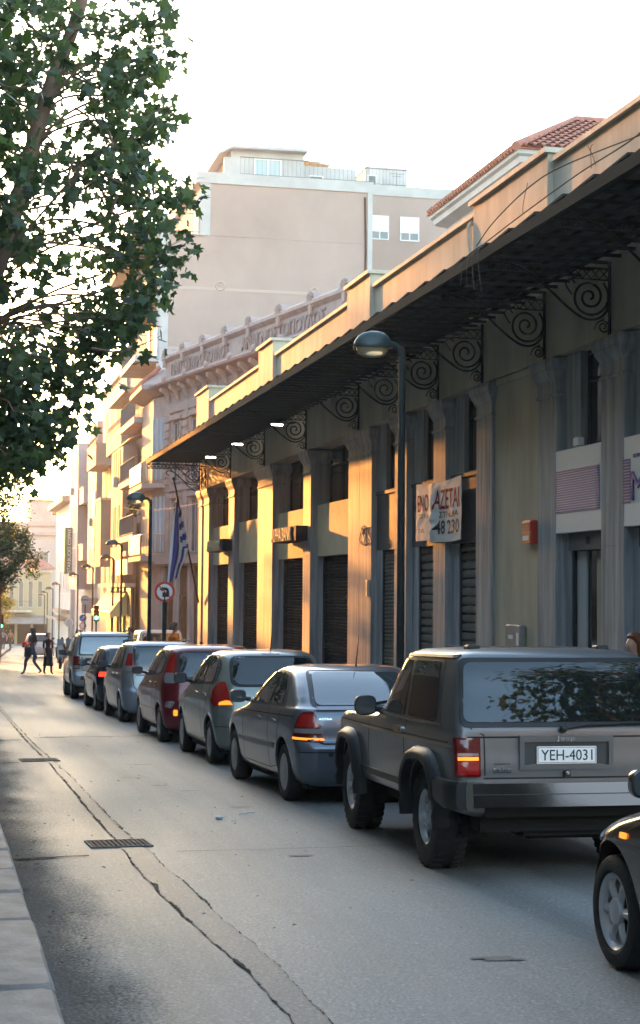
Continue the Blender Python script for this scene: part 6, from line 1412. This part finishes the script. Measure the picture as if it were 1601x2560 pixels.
def person(label,x,y,rz,h,hair,top,legs,pose='stand',ground=None,skirt=None,sleeves=0,hairlen=.0,hold=None,group='people walking in the street',shoes=None):
    """faces +Y before rotation"""
    k=h/1.75; g=gz(y)+(.12 if ground is None else ground)
    t=thing('person',label,'person',(x,y,g),(0,0,rz),group); t.scale=(k,k,k)
    st=.0; lf=(-.10,0);rf=(.10,0)
    if pose=='walk': lf=(-.08,.30); rf=(.08,-.30)
    if pose=='step': lf=(-.10,.12); rf=(.10,-.14)
    J=[(0,0,.93,.125,.095),(0,.0,1.10,.115,.085),(0,-.01,1.28,.145,.095),(0,-.01,1.42,.13,.08),(0,.0,1.49,.055),(0,.015,1.545,.06),(0,.02,1.60,.078,.09),(0,.015,1.67,.083,.095),(0,.01,1.735,.055,.06)]
    E=[(0,1),(1,2),(2,3),(3,4),(4,5),(5,6),(6,7),(7,8)]; S=[2,1,1,1,0,0,0,0]
    J.append((0,.11,1.605,.014)); E.append((6,9)); S.append(0)                       # nose
    def limb(chain,base,mats_):
        p=base
        for c,m in zip(chain,mats_): J.append(c); E.append((p,len(J)-1)); S.append(m); p=len(J)-1
    sl=1 if sleeves else 0
    for s_,(fx,fy) in ((-1,lf),(1,rf)):
        kn=(s_*.10,fy*.55+.05,.50,.066); an=(fx,fy,.09,.045)
        if pose=='walk' and s_>0: kn=(s_*.10,-.02,.50,.066); an=(fx,fy-.06,.14,.045)
        limb([(s_*.10,.0,.86,.098),(s_*.105,fy*.3+.01,.70,.088),kn,(an[0]*1.0,(kn[1]+an[1])/2-.015,.30,.058),an,(an[0],an[1]+.13,an[2]-.05,.035)],0,[2,2,2,2,2,3])
        if pose=='arms' or hold:
            limb([(s_*.20,-.01,1.40,.058),(s_*.235,-.04,1.24,.047),(s_*.23,.02,1.08,.040),(s_*.15,.22,1.10,.032),(s_*.10,.30,1.13,.028)],3,[1,1,sl,sl if sleeves>1 else 0,0])
            hx=(s_*.10,.30,1.13)
        else:
            sw=-fy*.55
            limb([(s_*.20,-.01,1.40,.058),(s_*.235,sw*.3-.02,1.24,.047),(s_*.25,sw*.7,1.10,.040),(s_*.25,sw+.05,.94,.033),(s_*.245,sw+.09,.85,.030)],3,[1,1,sl,sl if sleeves>1 else 0,0])
            hx=(s_*.245,sw+.09,.85)
        b0=len(J)-1
        for q in range(4): J.append((hx[0]+(q-1.5)*.012,hx[1]+.03,hx[2]-.075-.008*(q in(1,2)),.009)); E.append((b0,len(J)-1)); S.append(0)
        J.append((hx[0]-s_*.03,hx[1]+.045,hx[2]-.03,.010)); E.append((b0,len(J)-1)); S.append(0)
    link('body',skin_body(J,E,S,[M_skin,top,legs,shoes or M_black]),t)
    b=MB()       # hair cap with fall behind
    rings=[]
    for z,rx_,ry_,dy in ((1.772,.02,.02,-.005),(1.757,.068,.075,-.008),(1.72,.094,.108,-.012),(1.67,.102,.116,-.020),(1.62,.101,.106,-.036),(1.57,.088,.085,-.052))+(() if not hairlen else ((1.50,.095,.07,-.075),(1.50-hairlen*.5,.105,.06,-.09),(1.50-hairlen,.06,.035,-.10))):
        rings.append([(rx_*math.cos(a)*(1+.05*noise.noise(Vector((math.cos(a)*3,math.sin(a)*3,z*9)))),dy+ry_*math.sin(a),z+(.055 if math.sin(a)>.35 and z<1.70 and z>1.52 else 0)-.0) for a in [2*math.pi*j/20 for j in range(20)]])
    b.loft(rings).build('hair',hair,t,smooth=60)
    if skirt:
        lo,hem,m=skirt; rings=[]
        for z,w_,d_ in ((1.12,.150,.115),(.95,.175,.135),(.75,.19,.16),((.75+lo)/2,.20,.185),(lo,hem,hem*.95)):
            rings.append([(w_*math.cos(a),.01+d_*math.sin(a)*(1+.06*math.sin(5*a)*(1.1-z)),z+.012*math.sin(3*a)) for a in [2*math.pi*j/28 for j in range(28)]])
        b=MB().loft(rings,cap=False); b.build('skirt',m,t,smooth=60)
    if hold: hold(t)
    return t
def carry(t):
    MB().cbox(-.17,.05,.26,.36,1.02,1.22,c=.03).build('red_bundle',cloth('red',(.5,.03,.02)),t)
    MB().cbox(-.34,-.22,-.15,.15,.70,1.05,c=.05).tube([(-.27,-.08,1.05),(-.20,-.02,1.40),(-.27,.1,1.05)],.012,5).build('shoulder_bag',M_black,t)
person('woman in dark top and blue jeans with long dark hair walking in the road',3.42,66,R(55),1.80,M_hairb,cloth('darkgrey',(.035,.03,.035)),cloth('jeans',(.035,.055,.10)),'walk',0,hairlen=.30,hold=carry)
person('grey haired woman in a long black dress walking beside the woman in jeans',4.06,66.5,R(-150),1.62,M_hairg,cloth('black',(.006,.006,.007)),cloth('black',(.006,.006,.007)),'step',0,skirt=(.36,.235,cloth('black',(.006,.006,.007))),sleeves=1,hairlen=.0)
person('man with cropped hair in an orange shirt behind the dark red car',6.02,44.5,R(-75),1.84,mat('cropped_hair',(.10,.06,.04),.7),cloth('orange',(.85,.21,.015)),cloth('grey',(.1,.1,.11)),'step',sleeves=1,group=None)
person('short person with reddish hair hidden behind the silver people carrier',6.2,52,R(-60),1.47,M_hairr,cloth('brown',(.15,.08,.05)),cloth('grey',(.1,.1,.11)),'stand',group=None,hairlen=.1)
person('dark figure by the wall under the striped awning',7.6,70,R(60),1.72,M_hairb,cloth('brown',(.15,.08,.05)),cloth('grey',(.1,.1,.11)),'stand',group=None)
person('woman in a pink top with auburn hair at the right edge',7.28,16.95,R(100),1.66,M_hairr,cloth('pink',(.55,.035,.20)),cloth('jeans',(.035,.055,.10)),'step',hairlen=.22,group=None)
far=[(3.75,133,'person in a lavender top at the far end of the street',(.30,.33,.55),M_hairb),(3.30,131,'person in dark clothes left of the one in lavender',(.03,.03,.04),M_hairb),(4.35,134,'bare armed person right of the one in lavender',(.40,.22,.15),M_hairr),(2.95,136,'person in brown at the far left end of the street',(.12,.08,.06),M_hairg)]
for x,y,lab,c,hr in far: person(lab,x+.9,y,R(rnd.uniform(-180,180)),1.68,hr,cloth(lab[:18],c),cloth('grey',(.1,.1,.11)),'step',0,group='people at the far end of the street')
# ================================================================== trees
def leaf_mat(name,c,tr):
    m=bpy.data.materials.new(name); m.use_nodes=True; t=m.node_tree; b=t.nodes['Principled BSDF']
    at=t.nodes.new('ShaderNodeVertexColor'); at.layer_name='tone'
    mx=t.nodes.new('ShaderNodeMix'); mx.data_type='RGBA'; mx.blend_type='MULTIPLY'; mx.inputs[0].default_value=1
    mx.inputs[6].default_value=(*c,1); t.links.new(at.outputs['Color'],mx.inputs[7])
    t.links.new(mx.outputs[2],b.inputs['Base Color']); b.inputs['Roughness'].default_value=.45; b.inputs['Specular IOR Level'].default_value=.4
    tl=t.nodes.new('ShaderNodeBsdfTranslucent'); mt=t.nodes.new('ShaderNodeMix'); mt.data_type='RGBA'; mt.blend_type='MULTIPLY'; mt.inputs[0].default_value=1
    t.links.new(at.outputs['Color'],mt.inputs[7]); mt.inputs[6].default_value=(c[0]*1.7,c[1]*1.9,c[2]*.8,1); t.links.new(mt.outputs[2],tl.inputs[0])
    ms=t.nodes.new('ShaderNodeMixShader'); ms.inputs[0].default_value=tr; t.links.new(b.outputs[0],ms.inputs[1]); t.links.new(tl.outputs[0],ms.inputs[2])
    t.links.new(ms.outputs[0],t.nodes['Material Output'].inputs[0]); return m
M_leafp=leaf_mat('plane_leaf',(.066,.094,.052),.40); M_leafd=leaf_mat('dark_leaf',(.045,.07,.025),.3); M_leafy=leaf_mat('yellow_green_leaf',(.16,.17,.03),.4)
M_bark=mat('plane_bark',(.27,.16,.10),.85,col2=(.14,.085,.06),vscale=6,vstretch=(1,1,.4),bump=.4,bscale=20)
STAR=[]
for i,(a,l) in enumerate(((-150,.34),(-112,.70),(-84,.50),(-50,.95),(-24,.62),(0,1.12),(24,.62),(50,.95),(84,.50),(112,.70),(150,.34))):
    STAR.append((l*.5*math.sin(R(a)),l*.5*math.cos(R(a))))
OVAL=[(0,-.5),(.28,-.1),(.2,.25),(0,.5),(-.2,.25),(-.28,-.1)]
class Leaves:
    def __init__(s): s.v=[];s.f=[];s.c=[]
    def leaf(s,p,size,shape,rg,droop=.6,tone=1):
        d=Vector((rg.gauss(0,1),rg.gauss(0,1),rg.gauss(0,.6)-droop)).normalized()      # tip direction
        n=Vector((rg.gauss(0,1),rg.gauss(0,1),rg.gauss(0,1)+.5)); n=(n-d*n.dot(d))
        if n.length<.05: return
        n.normalize(); x=d.cross(n); k=len(s.v); cup=rg.uniform(-.25,.3)
        cen=p+d*size*.3; s.v.append(tuple(cen+n*size*.03)); 
        for a,b_ in shape: s.v.append(tuple(p+(x*a+d*(b_+.35))*size+n*size*cup*(abs(a))**1.3))
        m=len(shape); 
        for i in range(m):
            if shape is STAR and i==m-1: continue
            s.f.append((k,k+1+i,k+1+(i+1)%m))
        s.c+= [tone]*(m+1)
    def build(s,name,m,parent):
        me=bpy.data.meshes.new(name); me.from_pydata(s.v,[],s.f); me.materials.append(m)
        ca=me.color_attributes.new('tone','FLOAT_COLOR','POINT'); buf=[]
        for c in s.c: buf+=[c,c*(1.0),c*.95,1]
        ca.data.foreach_set('color',buf); return link(name,me,parent,True)
def limb_tubes(b,pts,r0,r1,n=8): 
    q=spline(pts,6); b.tube(q,[r0+(r1-r0)*i/(len(q)-1) for i in range(len(q))],n)
# ---- the plane tree overhanging from the left
rg=random.Random(21)
t=thing('plane_tree','large plane tree with star shaped leaves overhanging from the left','tree',(-.35,20.4,gz(20.4)))
tb=MB()
limb_tubes(tb,[(-.40,20.4,gz(20)-.1),(-.36,20.4,1.5),(-.2,20.3,3.2),(.2,20.2,4.7)],.30,.21,14)
tb.build('trunk',M_bark,t,True,smooth=60)
mb_=MB(); main=[(.2,20.2,4.7),(.62,20.1,5.8),(.90,20.0,6.9),(1.14,20.0,7.8),(1.30,20.0,8.25),(1.50,20.0,8.9),(1.75,20.1,10.2),(1.9,20.3,11.8)]
limb_tubes(mb_,main,.105,.06,12); mb_.build('limb',M_bark,t,True,smooth=60)
mb2=MB(); second=[(-.15,20.3,3.6),(-1.0,20.6,5.2),(-1.7,20.8,7.2),(-2.0,21,9.5)]; limb_tubes(mb2,second,.16,.06,10); mb2.build('limb',M_bark,t,True,smooth=60)
def px(x,y,s=20.0): return (x+139)*s*.976/4200, 1.82+(1486-.0087*(x-0)-y)/4200*s
LV=Leaves(); bb=MB()
def spray(p,q,n,spread,size,sag=.1):
    """leafy twig from p to q"""
    p,q=Vector(p),Vector(q); pts=[p.lerp(q,i/4)+Vector((rg.gauss(0,.03),rg.gauss(0,.04),-sag*math.sin(math.pi*i/4)+rg.gauss(0,.03))) for i in range(5)]
    bb.tube(pts,[.016,.012,.009,.006,.003],4)
    for _ in range(n):
        u=rg.random()**.7; k=min(3,int(u*4)); a=pts[k].lerp(pts[k+1],u*4-k)
        G=lambda q:max(-1.5*q,min(1.5*q,rg.gauss(0,q))); a=a+Vector((G(spread),G(spread*1.5),G(spread)))
        LV.leaf(a,size*rg.uniform(.62,1.25),STAR,rg,.55,rg.uniform(.55,1.6))
tips=[(405,8),(420,-40),(410,55),(415,110),(425,145),(375,125),(365,190),(310,225),(340,180),(430,262),(425,285),(400,300),(380,340),(300,290),(345,395),(360,370),(395,420),(380,450),(465,455),(482,448),(440,480),(415,545),(400,520),(462,572),(455,600),(470,650),(440,640),(430,690),(390,705),(375,740),(398,760),(350,790),(310,870),(275,840),(345,800),(300,740),(250,905),(240,935),(215,960),(250,960),(205,1000),(195,1050),(150,1080),(180,1110),(160,1140),(118,1170),(90,1160),(60,1190),(130,1060),(110,1120),(40,1175),(20,1130)]
def main_at(z):
    for a,b_ in zip(main,main[1:]):
        if a[2]<=z<=b_[2]: return Vector(a).lerp(Vector(b_),(z-a[2])/(b_[2]-a[2]))
    return Vector(main[0]) if z<main[0][2] else Vector(main[-1])
for x,y in tips:
    s=20.2+rg.uniform(-1.6,1.8); la,z=px(x,y,s); tip=Vector((la,s,z)); ln=rg.uniform(.7,1.15)
    base=main_at(z-rg.uniform(.0,1.5)); d=(tip-base); bs=base.lerp(tip,max(.15,1-ln/max(d.length,.3)))
    bb.tube(spline([base,base.lerp(bs,.5)+Vector((rg.gauss(0,.1),rg.gauss(0,.2),.12+rg.gauss(0,.1))),bs],4),[.022]*1+[.015]*7+[.010],5)
    spray(bs,tip,44,.095,.20)
# dense inner crown
for _ in range(520):
    y=rg.uniform(-160,1190); lim={0:400,200:330,300:380,450:400,600:395,700:360,800:290,900:215,1000:180,1100:120,1200:80}
    ks=sorted(lim); L0=lim[ks[-1]]
    for a,b_ in zip(ks,ks[1:]):
        if a<=y<=b_: L0=lim[a]+(lim[b_]-lim[a])*(y-a)/(b_-a)
    if y<0: L0=400
    x=L0-(L0+230)*rg.random()**.62
    gap=noise.noise(Vector((x*.011,y*.009,5.1)))
    if gap<-.12 and x>40 : continue
    if 780<y<1010 and x>95+ (y-780)*.1 and gap<.12: continue
    if y>620 and rg.random()<.35: continue
    if x>250 and rg.random()<.35: continue
    s=20.4+rg.uniform(-2.3,2.6); la,z=px(x,y,s); p=Vector((la,s,z)); d=Vector((rg.gauss(.35,.5),rg.gauss(0,.5),rg.gauss(-.1,.3)))
    lx=190-.295*y
    if abs(x-lx)<34 and s<20.3 and y<660 and rg.random()<.4: continue
    spray(p,p+d*.55,int(rg.uniform(13,20)),.105,.20)
# the rest of the crown, beyond the edge of the picture
for _ in range(420):
    p=Vector((rg.uniform(-4.5,-.2),20.4+rg.gauss(0,2.2),rg.uniform(3.6,11.5)))
    if ((p.x+1.5)/3.4)**2+((p.z-7.6)/4.2)**2>1: continue
    spray(p,p+Vector((rg.gauss(0,.4),rg.gauss(0,.4),rg.gauss(-.1,.3))),13,.16,.18)
tag(bb.build('branches',M_bark,t,True),kind='stuff')
LV.build('crown',M_leafp,t)
# ---- generic street trees
def crown_mesh(name,m,rx,ry,rz,n,size,seed,hole=.1,shape=OVAL,dense=.75):
    g=random.Random(seed); L=Leaves(); c=0; tries=0
    while c<n and tries<n*30:
        tries+=1
        v=Vector((g.gauss(0,1),g.gauss(0,1),g.gauss(0,1))).normalized(); r_=g.random()**.42
        lump=1+.30*noise.noise(v*2.1+Vector((seed,0,0)))+.16*noise.noise(v*5+Vector((0,seed,0)))
        p=Vector((v.x*rx,v.y*ry,v.z*rz))*r_*lump
        if noise.noise(p*(1.4/max(rx,.5))*1.6+Vector((seed*3,1,2)))<-hole: continue
        for _ in range(6):
            L.leaf(p+Vector((g.gauss(0,size*.9),g.gauss(0,size*.9),g.gauss(0,size*.9))),size*g.uniform(.6,1.3),shape,g,.4,g.uniform(.55,1.4)); c+=1
    me=bpy.data.meshes.new(name); me.from_pydata(L.v,[],L.f); me.materials.append(m)
    ca=me.color_attributes.new('tone','FLOAT_COLOR','POINT'); buf=[]
    for c_ in L.c: buf+=[c_,c_,c_*.95,1]
    ca.data.foreach_set('color',buf); return me
def trunk_mesh(h,r,rx,rz,seed):
    g=random.Random(seed); b=MB(); limb_tubes(b,[(0,0,-.1),(.04,.02,h*.5),(.0,.0,h)],r,r*.7,10)
    for i in range(6):
        a=i*1.05+g.random(); e=Vector((rx*.7*math.cos(a),rx*.7*math.sin(a),h+rz*g.uniform(.5,1.3))); limb_tubes(b,[(0,0,h*.92),Vector((0,0,h)).lerp(e,.5)+Vector((0,0,.2)),e],r*.5,r*.12,6)
    return b.mesh('trunk',M_bark,60)
def tree(name,label,cat,x,y,h,cm,tm,group=None,sc=1,rz=0,z=None):
    t=thing(name,label,cat,(x,y,(gz(y)+.1) if z is None else z),(0,0,rz),group); t.scale=(sc,sc,sc)
    link('trunk',tm,t); c=link('crown',cm,t); c.location=(0,0,h); return t
cm=crown_mesh('crown',M_leafd,2.3,2.5,3.1,11500,.15,3,.16); tm=trunk_mesh(4.2,.17,2.3,2.0,4)
tree('street_tree','dark leafy street tree below the plane tree at the left edge','tree',1.55,80,7.4,cm,tm)
cm2=crown_mesh('crown',M_leafd,1.85,1.9,1.7,10000,.15,9,-.2); tm2=trunk_mesh(3.6,.15,1.6,1.2,5)
tree('street_tree','smaller dense dark tree standing just behind the street tree','tree',2.75,86,5.3,cm2,tm2)
cm3=crown_mesh('crown',M_leafy,1.35,1.5,1.9,4200,.14,13,.15); tm3=trunk_mesh(1.9,.10,1.0,1.2,6)
tree('young_tree','young yellow green tree at the left edge of the far road','tree',3.15,112,3.1,cm3,tm3)
cm4=crown_mesh('crown',M_leafd,.75,1.6,1.05,3600,.09,17,-.2); tm4=trunk_mesh(.5,.06,.5,.5,7)
tree('shrub','dark clipped shrub by the left kerb of the far road','shrub',2.45,97,1.0,cm4,tm4)
for x,y,sc,rz,lab in ((-1.9,29,1.0,4,'street tree beyond the left edge, next after the plane tree'),(-2.0,11,1.0,5,'street tree beyond the left edge, beside the viewer'),(-1.2,38,1.0,1,'street tree beyond the left edge, opposite the people carrier'),(-1.0,57,1.05,2,'street tree beyond the left edge, opposite the far market corner')):
    tree('street_tree',lab,'tree',x,y,6.7,cm,tm,'street trees on the left pavement',sc,rz)
# the tree on the market side, behind the viewer's shoulder: it shows in the off-roader's rear window
t=thing('plane_tree','plane tree beside the near end of the market building','tree',(9.6,5.2,gz(5)+.12),group='plane trees near the market')
tb=MB(); limb_tubes(tb,[(0,0,-.1),(-.05,.05,2.5),(-.15,.3,4.8)],.22,.15,12)
for e in ((-1.4,.4,7.2),(.6,1.0,7.6),(-.4,-1.2,7.8),(-1.0,1.6,8.2)): limb_tubes(tb,[(-.15,.3,4.6),Vector((-.15,.3,4.8)).lerp(Vector(e),.5),e],.10,.03,8)
tb.build('trunk',M_bark,t,smooth=60)
cmx=crown_mesh('crown',M_leafp,3.3,2.8,3.0,9000,.22,31,.02,STAR); c=link('crown',cmx,t); c.location=(.5,.7,7.9)

# tall trees along the far left pavement: their crowns break the low sun on the market's parapet
cmt=crown_mesh('crown',M_leafd,2.2,3.0,4.2,3600,.24,41,.06); tmt=trunk_mesh(8.5,.26,2.0,3.2,8)
for x,y,h,rz,lab in ((-1.6,86,14.6,0,'tall street tree far beyond the left edge, nearer of two'),(-1.5,100,15.0,2,'tall street tree far beyond the left edge, farther of two')):
    tree('street_tree',lab,'tree',x,y,h,cmt,tmt,'tall trees on the left pavement',1,rz)
# ================================================================== evening haze in the air
M_haze=bpy.data.materials.new('haze'); M_haze.use_nodes=True; _t=M_haze.node_tree
_t.nodes.remove(_t.nodes['Principled BSDF']); _v=_t.nodes.new('ShaderNodeVolumePrincipled')
_v.inputs['Color'].default_value=(.95,.94,.92,1); _v.inputs['Density'].default_value=.0005; _v.inputs['Anisotropy'].default_value=.4
_t.links.new(_v.outputs[0],_t.nodes['Material Output'].inputs['Volume'])
o=MB().box(-175,175,-75,335,-10.5,27.6).build('haze',M_haze); tag(o,kind='stuff')
